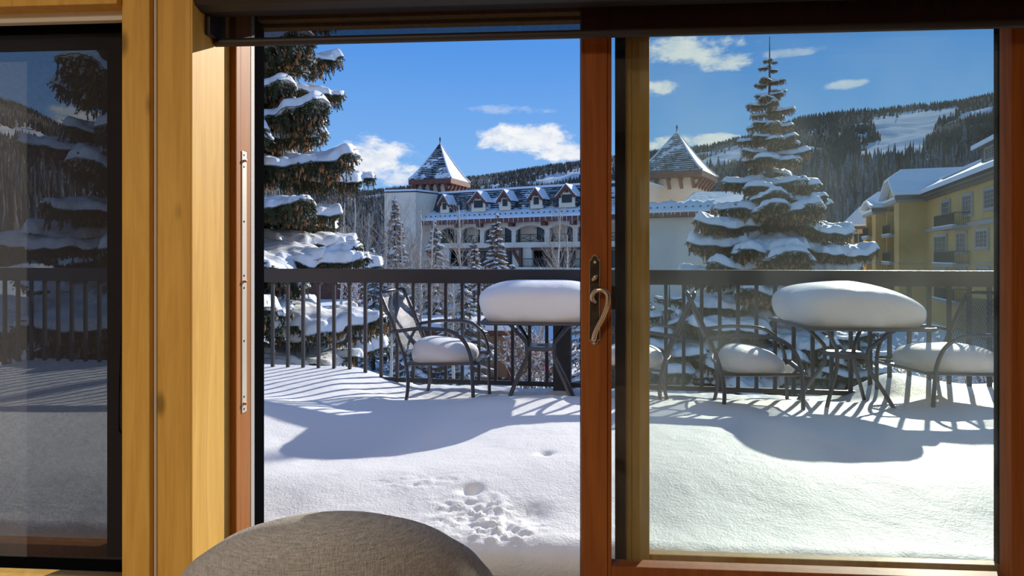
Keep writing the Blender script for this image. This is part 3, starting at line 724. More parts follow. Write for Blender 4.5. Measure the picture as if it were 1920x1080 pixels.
# ski runs as polygons in bearing (as pixel column) and height angle (pixel row)
RUNS = [[(1630, 222), (1700, 210), (1796, 199), (1802, 208), (1790, 222), (1762, 232), (1752, 262), (1725, 292), (1650, 312), (1600, 300), (1620, 276), (1650, 262), (1636, 245)],
        [(1300, 305), (1345, 288), (1400, 268), (1455, 252), (1470, 262), (1410, 296), (1360, 318), (1320, 322)],
        [(985, 350), (1020, 333), (1090, 318), (1150, 308), (1150, 330), (1090, 345), (1020, 356)],
        [(-60, 236), (60, 240), (140, 285), (240, 350), (300, 380), (240, 375), (130, 310), (50, 268), (-60, 262)],
        [(1660, 292), (1740, 290), (1790, 300), (1780, 306), (1680, 304)]]
def inpoly(x, y, P):
    r_ = np.zeros(x.shape, bool); n = len(P)
    for i in range(n):
        x1_, y1_ = P[i]; x2_, y2_ = P[(i+1) % n]
        c = ((y1_ > y) != (y2_ > y)) & (x < (x2_-x1_)*(y-y1_)/((y2_-y1_) or 1e-9)+x1_); r_ ^= c
    return r_
rng = np.random.default_rng(4)
def scatter(n, smin, smax, bias=1.0):
    az = np.arctan(rng.uniform(-1.25, 1.15, n)); s = smin+(smax-smin)*rng.uniform(0, 1, n)**bias
    x, y, z = mtn(az, s); px = 960+x/y*1200; py = 480-(z-CAMZ)/y*1200
    ok = np.ones(n, bool)
    jx = px+rng.normal(0, 4, n); jy = py+rng.normal(0, 2.0, n)
    for P in RUNS: ok &= ~inpoly(jx, jy, P)
    den = fbm(az*30, s*16, 21, 3)
    ok &= den > .24
    return x[ok], y[ok], z[ok], s[ok], az[ok]
def far_trees(x, y, z, h, w, mat, name, label, tiers=2, kind='stuff', sides=5):
    n = len(x); Vs = []; Fs = []
    for t in range(tiers):
        zb = h*(.12+.40*t); zt = h*(.66+.34*t) if tiers > 1 else h; rr_ = w*(1-.38*t)
        a = np.linspace(0, 2*PI, sides, endpoint=False)[None, :]+rng.uniform(0, 6, (n, 1))
        jr = rr_[:, None]*rng.uniform(.75, 1.2, (n, sides))
        ring = np.stack([x[:, None]+jr*np.cos(a), y[:, None]+jr*np.sin(a), (z+zb)[:, None]+0*a+rng.uniform(-.04, .04, (n, sides))*h[:, None]], -1)
        top = np.stack([x, y, z+zt], -1)[:, None, :]
        blk = np.concatenate([ring, top], 1); base = len(Vs)
        off = sum(len(v) for v in Vs)
        b = off+np.arange(n)[:, None]*(sides+1)
        for k in range(sides): Fs.append(np.concatenate([b+k, b+(k+1) % sides, b+sides], 1))
        Vs.append(blk.reshape(-1, 3))
    me = np_mesh(name, np.concatenate(Vs), np.concatenate(Fs), mat)
    return tag(link(name, me), label, 'forest', kind=kind)
def forest():
    x, y, z, s, az = scatter(44000, .45, 1.0, .75)
    sel = vnoise(az*22, s*7, 33)+rng.normal(0, .12, len(x)) > .60
    h = rng.uniform(9, 16, len(x)); w = h*.17
    for msk, mt, nm, lab, k in ((~sel, M['for_dark'], 'far_forest', 'dense dark conifer forest on the upper mountainside and ridge', 1), (sel, M['for_tan'], 'far_aspen_grove', 'tan leafless aspen groves between the conifers on the mountain', .8)):
        far_trees(x[msk], y[msk], z[msk]-1, h[msk]*k, w[msk], mt, nm, lab)
    x, y, z, s, az = scatter(7000, .94, 1.0, 1.0); h = rng.uniform(8, 15, len(x))
    far_trees(x, y, z-1, h, h*.18, M['for_dark'], 'ridge_forest', 'dark line of conifers along the mountain ridge', 1)
    x, y, z, s, az = scatter(11000, .04, .5, 1.0)
    h = rng.uniform(9, 17, len(x)); sel = rng.uniform(0, 1, len(x))
    pa = sel < .40; pb = (sel >= .40) & (sel < .80); pc = sel >= .80
    far_trees(x[pa], y[pa], z[pa]-1, h[pa], h[pa]*.16, M['for_dark'], 'slope_forest', 'dark conifers on the lower mountainside', 3, sides=6)
    far_trees(x[pb], y[pb], z[pb]-1, h[pb], h[pb]*.16, M['for_snow'], 'frosted_forest', 'snow dusted grey conifers on the lower mountainside', 3, sides=6)
    far_trees(x[pc], y[pc], z[pc]-1, h[pc]*.8, h[pc]*.10, M['for_tan'], 'slope_aspen_grove', 'bare tan aspens on the lower mountainside', 1, sides=4)
forest()
# trees standing alone on the ski run and along the ridge
def lone_tree(px, py, hpx, lab, k, mat='for_dark'):
    u = (px-960)/1200; az = math.atan(u); best = None
    for i in range(200):
        s = .05+.95*i/199; x, y, z = mtn(np.array([az]), np.array([s])); e = abs(480-(z[0]-CAMZ)/y[0]*1200-py)
        if best is None or e < best[0]: best = (e, x[0], y[0], z[0])
    _, x, y, z = best; h = hpx/1200*y
    T = thing('lone_conifer', lab, 'tree', (x, y, z-h*.05), random.Random(k).uniform(0, 6), 'single conifers on the ski slope')
    m_ = MB(); N = 9; rnd = random.Random(k); tiers = 9
    for t in range(tiers):
        zb = h*(.10+.80*t/tiers); zt = zb+h*.26; rr_ = h*.19*(1-t/tiers)**.9+h*.012
        V = [(rr_*rnd.uniform(.6, 1.15)*math.cos(2*PI*i/N), rr_*rnd.uniform(.6, 1.15)*math.sin(2*PI*i/N), zb+rnd.uniform(-.02, .02)*h) for i in range(N)]+[(0, 0, min(zt, h*1.03))]
        m_.add(V, [(i, (i+1) % N, N) for i in range(N)])
    m_.build('foliage', M[mat], T, fixn=False); MB().tube([(0, 0, -h*.05), (0, 0, h*.5)], [h*.018, h*.008], 6).build('trunk', M['bark'], T)
    return T
LT = [(1590, 338, 58), (1612, 322, 48), (1624, 322, 50), (1640, 335, 60), (1665, 325, 50), (1707, 312, 48), (1733, 300, 42), (1768, 280, 45), (1790, 285, 50), (1808, 280, 55), (1830, 285, 58), (1852, 270, 50), (1872, 262, 52),
      (1326, 322, 24), (1332, 322, 30), (1347, 318, 28), (1358, 322, 26), (1560, 330, 52), (1540, 345, 55), (1575, 372, 60), (1605, 372, 62), (1632, 380, 62), (1072, 345, 10), (1088, 340, 16)]
ORD = ['leftmost', 'second', 'third', 'fourth', 'fifth', 'sixth', 'seventh', 'eighth', 'ninth', 'tenth', 'eleventh', 'twelfth', 'thirteenth', 'fourteenth', 'fifteenth', 'sixteenth', 'seventeenth', 'eighteenth', 'nineteenth', 'twentieth', 'twenty-first', 'twenty-second', 'twenty-third', 'rightmost']
RK = {t: i for i, t in enumerate(sorted(LT))}
for i, (a, b, c) in enumerate(LT): lone_tree(a, b, c, '%s%s of the dark single conifers standing on the ski slope' % (ORD[RK[LT[i]]], '' if RK[LT[i]] in (0, 23) else ' from the left'), i, 'for_dark' if i % 3 else 'for_snow')
# ski lift on the middle slope
def lift():
    T = thing('ski_lift', 'thin ski lift cable and pylons crossing the slope behind the hotel', 'ski lift')
    pts = []
    for px, py, hp_ in ((1022, 338, 9), (1057, 335, 13), (1088, 322, 10), (1152, 308, 14)):
        u = (px-960)/1200; az = math.atan(u)
        best = min(((abs(480-(mtn(np.array([az]), np.array([s]))[2][0]-CAMZ)/mtn(np.array([az]), np.array([s]))[1][0]*1200-py), s) for s in np.linspace(.3, .98, 60)))
        x, y, z = [float(v[0]) for v in mtn(np.array([az]), np.array([best[1]]))]
        h = hp_/1200*y; MB().tube([(x, y, z-2), (x, y, z+h)], [.7, .45], 6).build('pylon', M['rail'], T); pts.append((x, y, z+h))
    MB().tube(pts, .22, 4).build('cable', M['rail'], T)
lift()
# ---------------------------------------------------------------- building materials
M['stucco'] = pmat('white_stucco', (.92, .76, .60), .85, col2=(.86, .70, .55), scale=.4)
M['stucco_warm'] = pmat('cream_stucco', (.88, .74, .56), .85)
M['brownwood'] = pmat('red_brown_timber', (.15, .045, .028), .6, col2=(.21, .07, .04), scale=2)
M['darkglass'] = pmat('dark_window_glass', (.016, .019, .024), .2, .0, .5)
M['curtain'] = pmat('curtain_behind_glass', (.10, .09, .085), .4)
M['ironwork'] = pmat('dark_ironwork', (.03, .028, .028), .5)
M['yellow'] = pmat('ochre_stucco', (.66, .40, .12), .85, col2=(.58, .34, .095), scale=.35)
M['yellow2'] = pmat('pale_ochre_stucco', (.74, .50, .18), .85, col2=(.68, .45, .15), scale=.5)
M['greystone'] = pmat('grey_trim_stone', (.36, .34, .32), .8)
M['darkroof'] = pmat('dark_fascia', (.085, .068, .058), .7, col2=(.13, .10, .085), scale=3)
M['white_frame'] = pmat('white_sash', (.40, .39, .36), .6)
def slatemat(name, base, b2, snowamt, scl=1.0, hg=0):
    m = bpy.data.materials.new(name); m.use_nodes = True; t = NT(m.node_tree); b = m.node_tree.nodes['Principled BSDF']
    tc = t.new('ShaderNodeTexCoord'); v = tc.outputs['Object']; s = t.new('ShaderNodeSeparateXYZ'); t.put(s.inputs[0], v)
    row = t.m('FRACT', t.m('MULTIPLY', s.outputs[2], 3.4/scl)); ln = t.m('LESS_THAN', row, .22)
    n = t.noise(t.mapping(v, (1.2, 1.2, 3.5)), .9, 4, .65); n3 = t.noise(t.mapping(v, (.25, .25, .22)), 1.0, 3, .6, .5)
    base_ = t.mix(t.noise(t.mapping(v, (2, 2, 6)), 1.5, 2), c4(base), c4(b2))
    hgt = t.m('MULTIPLY', t.m('SUBTRACT', s.outputs[2], 13.5), hg)
    sn = t.m('GREATER_THAN', t.m('SUBTRACT', t.m('ADD', t.m('MULTIPLY', ln, .09), t.m('ADD', t.m('MULTIPLY', n, .4), t.m('MULTIPLY', n3, .6))), hgt), 1-snowamt)
    t.put(b.inputs['Base Color'], t.mix(sn, base_, (.80, .82, .86, 1))); b.inputs['Roughness'].default_value = .7
    bn = t.new('ShaderNodeBump'); bn.inputs['Strength'].default_value = .5; bn.inputs['Distance'].default_value = .08; t.put(bn.inputs['Height'], row); t.l.new(bn.outputs[0], b.inputs['Normal'])
    return m
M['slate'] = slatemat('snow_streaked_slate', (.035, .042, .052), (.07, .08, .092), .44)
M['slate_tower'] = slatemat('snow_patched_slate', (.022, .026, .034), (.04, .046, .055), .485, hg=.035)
M['slate_lit'] = slatemat('sunlit_frosted_slate', (.36, .37, .37), (.50, .51, .50), .36)  # sunward tower roof sides: sunlight put into the paler slate colour, besides frost
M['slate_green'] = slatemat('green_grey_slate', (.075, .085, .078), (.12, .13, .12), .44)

# ---------------------------------------------------------------- the hotel
HA = math.atan2(-.506, .863)
HT = thing('hotel', 'white stucco hotel with slate mansard roof, dormers and arched balconies', 'building', (0, 85, 0), HA)
def hx(px, yo=0.0):
    u = (px-960)/1200                                   # world = (0,85)+t*(.863,-.506)+yo*(.506,.863)
    return (u*(85+.863*yo)-.506*yo)/(.863+.506*u)
def hd(px, yo=0.0): t = hx(px, yo); return 85-.506*t+.863*yo
def hzz(px, py, yo=0.0): return CAMZ+(480-py)/1200*hd(px, yo)
XL, XR = hx(775), hx(1318)
eaveZ, eaveO = 6.15, -1.5
def wall_poly(name, x0, x1, z0, z1, holes, y, th, mat, parent):
    """wall with arched or square holes: (xa, xb, za, zb, arched)"""
    m_ = MB(); holes = sorted(holes); x = x0
    for (a, b, za, zb, arch) in holes:
        if a > x: m_.box(x, a, y, y+th, z0, z1)
        if za > z0: m_.box(a, b, y, y+th, z0, za)
        if zb < z1 or arch:
            if arch:
                n = 10; h = (b-a)*.15; P = [(a, z1)]
                pts = [(a+(b-a)*i/n, zb-h+h*math.sin(PI*i/n)**.8) for i in range(n+1)]
                for i in range(n):
                    m_.prism([(pts[i][0], z1), (pts[i+1][0], z1), pts[i+1], pts[i]], 'y', y, y+th)
            else: m_.box(a, b, y, y+th, zb, z1)
        x = b
    if x < x1: m_.box(x, x1, y, y+th, z0, z1)
    return m_.build(name, mat, parent, fixn=False)
arches = [(826, 857), (865, 900), (908, 959), (967, 1021), (1030, 1074), (1083, 1122), (1130, 1163)]
zf1 = 3.0; za1 = 5.2
holes = [(hx(a), hx(b), zf1, za1, True) for a, b in arches]
XE = hx(1180)
wall_poly('upper_wall', XL, XE, 2.3, 6.3, holes, 0, .45, M['stucco'], HT)
MB().box(XE, XR, -.1, .5, -6, 6.3).build('end_wall', M['stucco'], HT)
MB().box(XL, XE, 1.9, 2.2, -6, 6.3).build('recess_wall', M['stucco_warm'], HT)
MB().box(XL, XE, -.25, 1.9, 2.3, 3.0).build('balcony_slab', M['stucco'], HT)
MB().box(XL, XE, -.05, .4, -6, -.7).build('lower_wall', M['stucco'], HT)
MB().box(hx(961), hx(997), .02, .5, -.7, 2.3).build('lower_pier', M['stucco'], HT)
MB().box(XL, hx(842), .02, .5, -.7, 2.3).build('lower_pier', M['stucco'], HT)
MB().box(XL, XE, .4, 1.9, 5.35, 5.5).build('soffit', M['stucco_warm'], HT)
def hotel_railing(x0, x1, z0, z1, y, cross=True):
    m_ = MB(); m_.bar((x0, y, z1), (x1, y, z1), .08, .09); m_.bar((x0, y, z0+.15), (x1, y, z0+.15), .06, .06)
    if cross:
        n = max(1, round((x1-x0)/1.9))
        for i in range(n):
            a, b = x0+(x1-x0)*i/n, x0+(x1-x0)*(i+1)/n
            m_.bar((a, y, z0+.15), (b, y, z1), .06, .06); m_.bar((a, y, z1), (b, y, z0+.15), .06, .06); m_.bar((a, y, z0), (a, y, z1), .07, .07)
    else:
        n = int((x1-x0)/.22)
        for i in range(n+1): a = x0+(x1-x0)*i/n; m_.bar((a, y, z0), (a, y, z1), .035, .035)
    return m_.build('balcony_railing', M['ironwork'], HT)
def glazed_door(par, x0, x1, z0, z1, y, n=2, fm='ironwork', gm='darkglass'):
    f = MB().box(x0, x1, y, y+.1, z0, z1).build('window', M[gm], par)
    m_ = MB(); w_ = .09
    m_.box(x0, x0+w_, y-.05, y, z0, z1); m_.box(x1-w_, x1, y-.05, y, z0, z1); m_.box(x0, x1, y-.05, y, z1-w_, z1); m_.box(x0, x1, y-.05, y, z0, z0+w_)
    for i in range(1, n): xx = x0+(x1-x0)*i/n; m_.box(xx-w_/2, xx+w_/2, y-.05, y, z0, z1)
    m_.build('window_frame', M[fm], f, fixn=False); return f
for i, (a, b) in enumerate(arches):
    A, B_ = hx(a), hx(b); hotel_railing(A, B_, zf1, zf1+1.0, .12)
    wd = min(2.3, (B_-A)*.55)
    glazed_door(HT, B_-wd+.25, B_+.25, zf1, zf1+2.05, 1.8, 2)
    if i in (0, 2): glazed_door(HT, A+.1, A+1.0, zf1, zf1+2.05, 1.8, 1)
    if i in (3,): MB().tube([(A+1.9, 1.6, 4.75), (A+1.9, 1.6, 4.95)], .16, 10).build('wall_lamp', M['stucco'], HT)
for (a, b) in ((843, 878), (885, 958), (999, 1034), (1050, 1078), (1088, 1125), (1135, 1160)):
    glazed_door(HT, hx(a, 1.7), hx(b, 1.7), -.6, 1.9, 1.7, 3 if b-a > 30 else 2)
MB().box(hx(961), XE, -1.2, 1.9, -.75, -.25).build('lower_slab', M['stucco'], HT)
MB().box(XL, hx(961), -.2, 1.9, -.75, -.25).build('lower_slab', M['stucco'], HT)
hotel_railing(hx(982), hx(1100), -.25, .85, -1.05, False); hotel_railing(hx(845), hx(958), -.25, .85, .1, False)
def timber(px0, px1):
    x0, x1 = hx(px0), hx(px1); m_ = MB()
    m_.box(x0, x1, -.5, .0, 1.95, 2.3); m_.box(x1-.35, x1, -.45, .0, -.45, 2.0); m_.bar((x0+.1, -.25, 2.0), (x1-.15, -.25, .1), .35, .3, up=(0, 1, 0))
    m_.build('timber_bracket', M['brownwood'], HT)
timber(961, 980)
MB().box(hx(999), XE, -.5, .3, 2.0, 2.3).build('timber_beam', M['brownwood'], HT)
MB().box(hx(845), hx(958), -.2, .3, 2.0, 2.3).build('timber_beam', M['brownwood'], HT)
for px in (1082, 1086): pass
# eave, snow skirt, steep slates
MB().box(XL-3.2, XR+1.5, eaveO, eaveO+.2, 5.55, 6.2).build('eave_fascia', M['brownwood'], HT)
MB().box(XL-3.2, XR+1.5, eaveO+.2, .3, 5.9, 6.1).build('eave_soffit', M['brownwood'], HT)
for px in (862, 903, 963, 1024, 1078, 1126):
    x = hx(px); MB().box(x-.3, x+.3, -.9, 0, 5.1, 5.9).build('eave_bracket', M['brownwood'], HT)
ic = MB(); rnd = random.Random(2); x = XL-3
while x < XR+1.2:
    l = rnd.choice((.3, .5, .5, .7, 1.0)); ic.tube([(x, eaveO-.05, 6.15), (x, eaveO-.05, 6.15-l)], [.05, .012], 4, cap=False); x += rnd.uniform(.4, 1.0)
ic.build('icicles', M['snowfar'], HT, fixn=False)['kind'] = 'stuff'
ry0, rz0, ry1, rz1 = .6, 7.35, 1.9, 10.35
n = 120; V = []; F = []
for i in range(n+1):
    x = XL-3.0+(XR+1.2-(XL-3.0))*i/n; nz = .12*math.sin(i*.9)+.1*math.sin(i*2.3)
    for (y, z) in ((eaveO-.12, 6.16), (eaveO-.16, 6.36), (eaveO+.25, 6.56), (-.2, 7.15+nz*.3), (ry0-.1, rz0+.25+nz), (ry0+.12, rz0+.05)): V.append((x, y, z))
F = [(i*6+k, (i+1)*6+k, (i+1)*6+k+1, i*6+k+1) for i in range(n) for k in range(5)]
MB().add(V, F).build('roof_snow', M['snowfar'], HT, smooth=True)
xr2 = hx(1150)
MB().add([(XL+1.2, ry0, rz0-.3), (xr2+3, ry0, rz0-.3), (xr2+3, ry1, rz1), (XL+1.2, ry1, rz1)], [(0, 1, 2, 3)]).build('slate_roof', M['slate'], HT)
MB().box(XL+1.0, xr2+3, ry1-.05, ry1+9, rz1-.1, rz1+.22).build('roof_cap_snow', M['snowfar'], HT, bevel=.08)
MB().box(XL+1.0, xr2+3, ry1+.1, ry1+9, 6, rz1-.1).build('attic', M['stucco'], HT)
# snow guards: little clips in a row on the lower roof
sg = MB(); x = XL-2.6
while x < XR+1: sg.box(x-.09, x+.09, -1.0, -.9, 6.62, 6.86); x += .82
sg.build('snow_guards', M['ironwork'], HT)['kind'] = 'stuff'
def dormer(px, pyt, pyb, wpx, double):
    yf = -.35; xc_ = hx(px, yf); s = hd(px, yf)/1200; k = 1/(.863+.0)*1.0
    w_ = wpx*s/.90/2; zt_ = CAMZ+(480-pyt)*s; zb_ = CAMZ+(480-pyb)*s; ze = zt_-(zt_-zb_)*.52; ov = w_*.34
    Dm = MB().prism([(xc_-w_, zb_), (xc_+w_, zb_), (xc_+w_, ze+.1), (xc_, zt_-.35), (xc_-w_, ze+.1)], 'y', yf, 3.0).build('dormer', M['stucco_warm'], HT)
    c = MB(); c.box(xc_-w_-.12, xc_-w_, yf+.05, 3, zb_+.1, ze+.25); c.box(xc_+w_, xc_+w_+.12, yf+.05, 3, zb_+.1, ze+.25); c.build('slate_cheek', M['slate'], Dm)
    m_ = MB()
    for sd in (-1, 1):
        e = (xc_+sd*(w_+ov), ze-.28); t_ = (xc_, zt_); 
        m_.prism([(t_[0], t_[1]), (t_[0], t_[1]-.5), (e[0]-sd*.05, e[1]-.12), (e[0], e[1]+.2)], 'y', yf-.45, yf-.2)
        m_.box(min(xc_+sd*w_*.75, xc_+sd*(w_+.1)), max(xc_+sd*w_*.75, xc_+sd*(w_+.1)), yf-.35, yf, ze-.15, ze+.12)
    m_.box(xc_-.15, xc_+.15, yf-.35, yf, zt_-1.0, zt_-.5)
    m_.build('bargeboard', M['brownwood'], Dm)
    r_ = MB()
    for sd in (-1, 1):
        e = (xc_+sd*(w_+ov), ze-.08); r_.prism([(xc_, zt_+.02), (e[0], e[1]), (e[0]+sd*.05, e[1]+.12), (xc_, zt_+.16)], 'y', yf-.42, 2.2)
    r_.build('dormer_snow', M['snowfar'], Dm, bevel=.03)
    ww = w_*(.62 if double else .42); zw0 = zb_+(zt_-zb_)*.20; zw1 = zb_+(zt_-zb_)*.56
    f = MB().box(xc_-ww, xc_+ww, yf-.06, yf, zw0, zw1).build('dormer_window', M['darkglass'], Dm)
    return Dm
for a in ((833.5, 366, 399.5, 18, False), (897, 359.5, 397, 28, True), (947, 357, 394, 22, False), (1005.5, 353, 391, 23, False), (1063, 346, 388.5, 30, True), (1122, 343, 386, 24, False)): dormer(*a)
# stair block left of the mansard
def blk():
    x0, x1 = hx(779.5, -.5), hx(801.5, 6); zt_ = 10.2
    cx, cy = hx(779.5, -.5), -.5
    # its faces: one towards the camera's left, one along the facade
    a = Vector((-.97, .24)); b = Vector((.62, .78)); c0 = Vector((-.1505*90, 90.0))
    def loc(v): d = Vector((v[0], v[1]-85)); return (d.x*.863-d.y*.506, d.x*.506+d.y*.863)
    P = [c0, c0+b*5.5, c0+b*5.5+a*6, c0+a*4.75]; P = [loc(p) for p in P]
    MB().prism(P, 'z', -6, zt_).build('stair_block', M['stucco'], HT)
    ce = sum((Vector(p) for p in P), Vector((0, 0)))/4; Q = [tuple(ce+(Vector(p)-ce)*1.03) for p in P]
    MB().prism(Q, 'z', zt_, zt_+.16).build('coping', M['ironwork'], HT); MB().prism([tuple(ce+(Vector(p)-ce)*1.01) for p in P], 'z', zt_+.16, zt_+.42).build('coping_snow', M['snowfar'], HT)
blk()
def tower(name, label, px, d, side, ez, az_, ang, drop, mats, wallh, inset, nbr=5):
    X = wx(px, d); T = thing(name, label, 'building', (X, d, 0), ang)
    h = side/2; levels = [(1.0, ez), (.80, ez+(az_-ez)*.15), (.52, ez+(az_-ez)*.42), (.26, ez+(az_-ez)*.70), (0.0, az_)]
    cor = [(-1, -1), (1, -1), (1, 1), (-1, 1)]; names = ['front', 'right', 'rear', 'left']
    for k in range(4):
        a, b = cor[k], cor[(k+1) % 4]; V = []; F = []
        for s, z in levels[:-1]: V += [(a[0]*h*s, a[1]*h*s, z), (b[0]*h*s, b[1]*h*s, z)]
        V.append((0, 0, az_)); 
        for i in range(3): F.append((2*i, 2*i+1, 2*i+3, 2*i+2))
        F.append((6, 7, 8)); MB().add(V, F).build('roof_side', mats[k], T)
    MB().box(-h, h, -h, h, ez-.75, ez-.02).build('eave_fascia', M['brownwood'], T)
    w_ = h-inset; MB().box(-w_, w_, -w_, w_, ez-wallh, ez-.7).build('tower_wall', M['stucco'], T)
    MB().tube([(0, 0, az_-.2), (0, 0, az_+.35), (0, 0, az_+.4), (0, 0, az_+.9)], [.09, .07, .16, .02], 8).build('finial', M['ironwork'], T)
    m0_ = None
    for k in range(4):
        for i in range(nbr):
            t_ = -1+2*i/(nbr-1)
            if m0_ is None: m0_ = q = MB().bar((0, -h+.2, ez-.85), (0, -w_+.02, ez-2.1), .34, .36, up=(1, 0, 0)).box(-.17, .17, -h+.15, -w_, ez-1.05, ez-.74).build('eave_bracket', M['brownwood'], T)
            else: q = m0_.copy(); COL.objects.link(q); q.parent = T
            a = k*PI/2; q.rotation_euler = (0, 0, a); q.location = (math.cos(a)*t_*w_*.96, math.sin(a)*t_*w_*.96, 0)
    # snow ridge along the hips
    s_ = MB()
    for a in cor[:2]+cor[2:3]:
        s_.tube([(a[0]*h*s, a[1]*h*s, z+.02) for s, z in levels], [.16, .13, .11, .09, .05], 6, cap=False)
    s_.build('hip_snow', M['snowfar'], T, smooth=True)
    return T
t1a = math.atan2(-.342, .94)
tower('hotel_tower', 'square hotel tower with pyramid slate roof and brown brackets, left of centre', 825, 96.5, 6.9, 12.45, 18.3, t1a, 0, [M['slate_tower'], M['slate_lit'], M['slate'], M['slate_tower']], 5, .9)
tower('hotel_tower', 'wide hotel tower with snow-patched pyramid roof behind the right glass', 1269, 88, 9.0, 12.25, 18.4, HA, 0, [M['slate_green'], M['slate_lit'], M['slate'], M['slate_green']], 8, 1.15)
MB().add([(XR-3, 1.0, 7.2), (XR+5, -1.0, 6.9), (XR+5, 8, 9.0), (XR-3, 8, 9.3), (XR-3, 1, 6.6), (XR+5, -1, 6.3), (XR+5, 8, 8.3), (XR-3, 8, 8.6)], [(0, 1, 2, 3), (7, 6, 5, 4), (0, 4, 5, 1), (1, 5, 6, 2), (2, 6, 7, 3), (3, 7, 4, 0)]).build('wing_roof_snow', M['snowfar'], HT)
MB().box(XR-1, XR+4.5, .5, 9, -6, 6.8).build('wing_wall', M['stucco'], HT)

# ---------------------------------------------------------------- the ochre building
YA = math.atan2(.935, .355)-PI                          # local +x runs towards the camera end
YB = thing('ochre_building', 'ochre stucco apartment building with snowy roofs and iron balconies at the right', 'building', (34.7, 45, 0), YA)
# local x: -s (s metres away along the facade); local y: out of the wall is -y? world out = (-.935,.355)
def yl(s, o): return (-s, o)                            # o > 0 goes into the building
ax = Vector((math.cos(YA), math.sin(YA))); ay = Vector((-math.sin(YA), math.cos(YA)))
sgn = 1 if ay.dot(Vector((.935, -.355))) > 0 else -1    # +sgn*y = into the building
def Y(o): return sgn*o
def ybox(nm, s0, s1, o0, o1, z0, z1, mat, par=None, bevel=0):
    return MB().box(-s1, -s0, min(Y(o0), Y(o1)), max(Y(o0), Y(o1)), z0, z1).build(nm, M[mat], par or YB, bevel=bevel)
def ys(px, o=0.0):                                      # distance along the facade for a pixel column at depth offset o
    u = (px-960)/1200; return ((34.7+.935*o)-u*(45-.355*o))/(.935*u-.355)
def yz(px, py, o=0.0):
    s = ys(px, o); d = 45+.935*s-.355*o; return CAMZ+(480-py)/1200*d
def ywin(s0, s1, z0, z1, o=-.04, door=False, lit=False):
    f = ybox('window', s0, s1, o-.02, o+.1, z0, z1, 'darkglass')
    t = .18; m_ = MB()
    def b(a0, a1, c0, c1, q0, q1): m_.box(-a1, -a0, min(Y(q0), Y(q1)), max(Y(q0), Y(q1)), c0, c1)
    for (a0, a1, c0, c1) in ((s0-t, s0, z0-t, z1+t), (s1, s1+t, z0-t, z1+t), (s0, s1, z1, z1+t), (s0, s1, z0-t, z0)): b(a0, a1, c0, c1, o-.10, o+.02)
    m_.build('window_surround', M['greystone'], f, fixn=False); m_ = MB(); q = .028
    n_ = 2 if s1-s0 < 1.7 else 3
    for i in range(n_+1): c = s0+(s1-s0)*i/n_; b(c-q, c+q, z0, z1, o-.06, o)
    for c in (z0+q, z1-q): b(s0, s1, c-q, c+q, o-.06, o)
    q = .015
    for i in range(1, 4): b(s0, s1, z0+(z1-z0)*i/4-q, z0+(z1-z0)*i/4+q, o-.05, o)
    for i in range(n_): c = s0+(s1-s0)*(i+.5)/n_; b(c-q, c+q, z0, z1, o-.05, o)
    m_.build('window_frame', M['white_frame'], f, fixn=False)
    return f
S1 = ys(1738); S0 = -9
ybox('main_wall', S0, S1+.4, 0, 10, -6, 7.45, 'yellow')
ybox('string_course', S0, S1, -.22, .02, 3.62, 3.95, 'greystone'); ybox('string_course', S0, S1, -.05, .02, .70, .78, 'greystone')
ybox('eave_fascia', S0, ys(1725), -.75, .3, 7.1, 7.55, 'darkroof')
ybox('eave_cornice', S0, ys(1728), -.35, .0, 6.85, 7.1, 'darkroof')
for (a, b, pt, pb, c) in ((1867, 1848, 355, 390, 0), (1824, 1807, 366, 403, 0), (1854, 1832, 432, 464, 1), (1813, 1796, 437, 473, 1), (1856, 1834, 502.5, 530, 2), (1812, 1794, 503, 535, 2)):
    m_ = (a+b)/2; ywin(ys(a), ys(b), yz(m_, pb), yz(m_, pt))
ywin(ys(1782), ys(1768), 4.0, yz(1775, 378)); ywin(ys(1776), ys(1754), .8, yz(1765, 443)); ywin(ys(1776), ys(1754), -2.3, yz(1765, 506))
def yrail(s0, s1, o, z0, z1, side0=0.0):
    m_ = MB(); yy = Y(o); m_.bar((-s0, yy, z1), (-s1, yy, z1), .07, .07); m_.bar((-s0, yy, z0+.08), (-s1, yy, z0+.08), .05, .05)
    n_ = max(2, int((s1-s0)/.13))
    for i in range(n_+1): x = -s0-(s1-s0)*i/n_; m_.bar((x, yy, z0), (x, yy, z1), .028, .028)
    if side0:
        for s_ in (s0, s1):
            m_.bar((-s_, yy, z1), (-s_, Y(side0), z1), .07, .07)
            for k in range(int(abs(side0-o)/.13)+1): m_.bar((-s_, Y(o+k*.13), z0), (-s_, Y(o+k*.13), z1), .028, .028)
    return m_.build('balcony_railing', M['ironwork'], YB, fixn=False)
sa, sb = ys(1789, -1.1), ys(1738, -1.1)
for z0 in (3.75, .55, -2.6):
    ybox('balcony_slab', sa, sb-2.5, -1.2, 0, z0-.25, z0, 'greystone'); yrail(sa, sb-2.6, -1.1, z0, z0+1.05, -.05)
    ybox('balcony_snow', sa, sb-2.5, -1.25, -1.0, z0, z0+.09, 'snowfar')
for px, py in ((1871, 419), (1872, 497)): s_ = ys(px); ybox('wall_vent', s_-.25, s_+.25, -.06, 0, yz(px, py)-.1, yz(px, py)+.1, 'greystone')
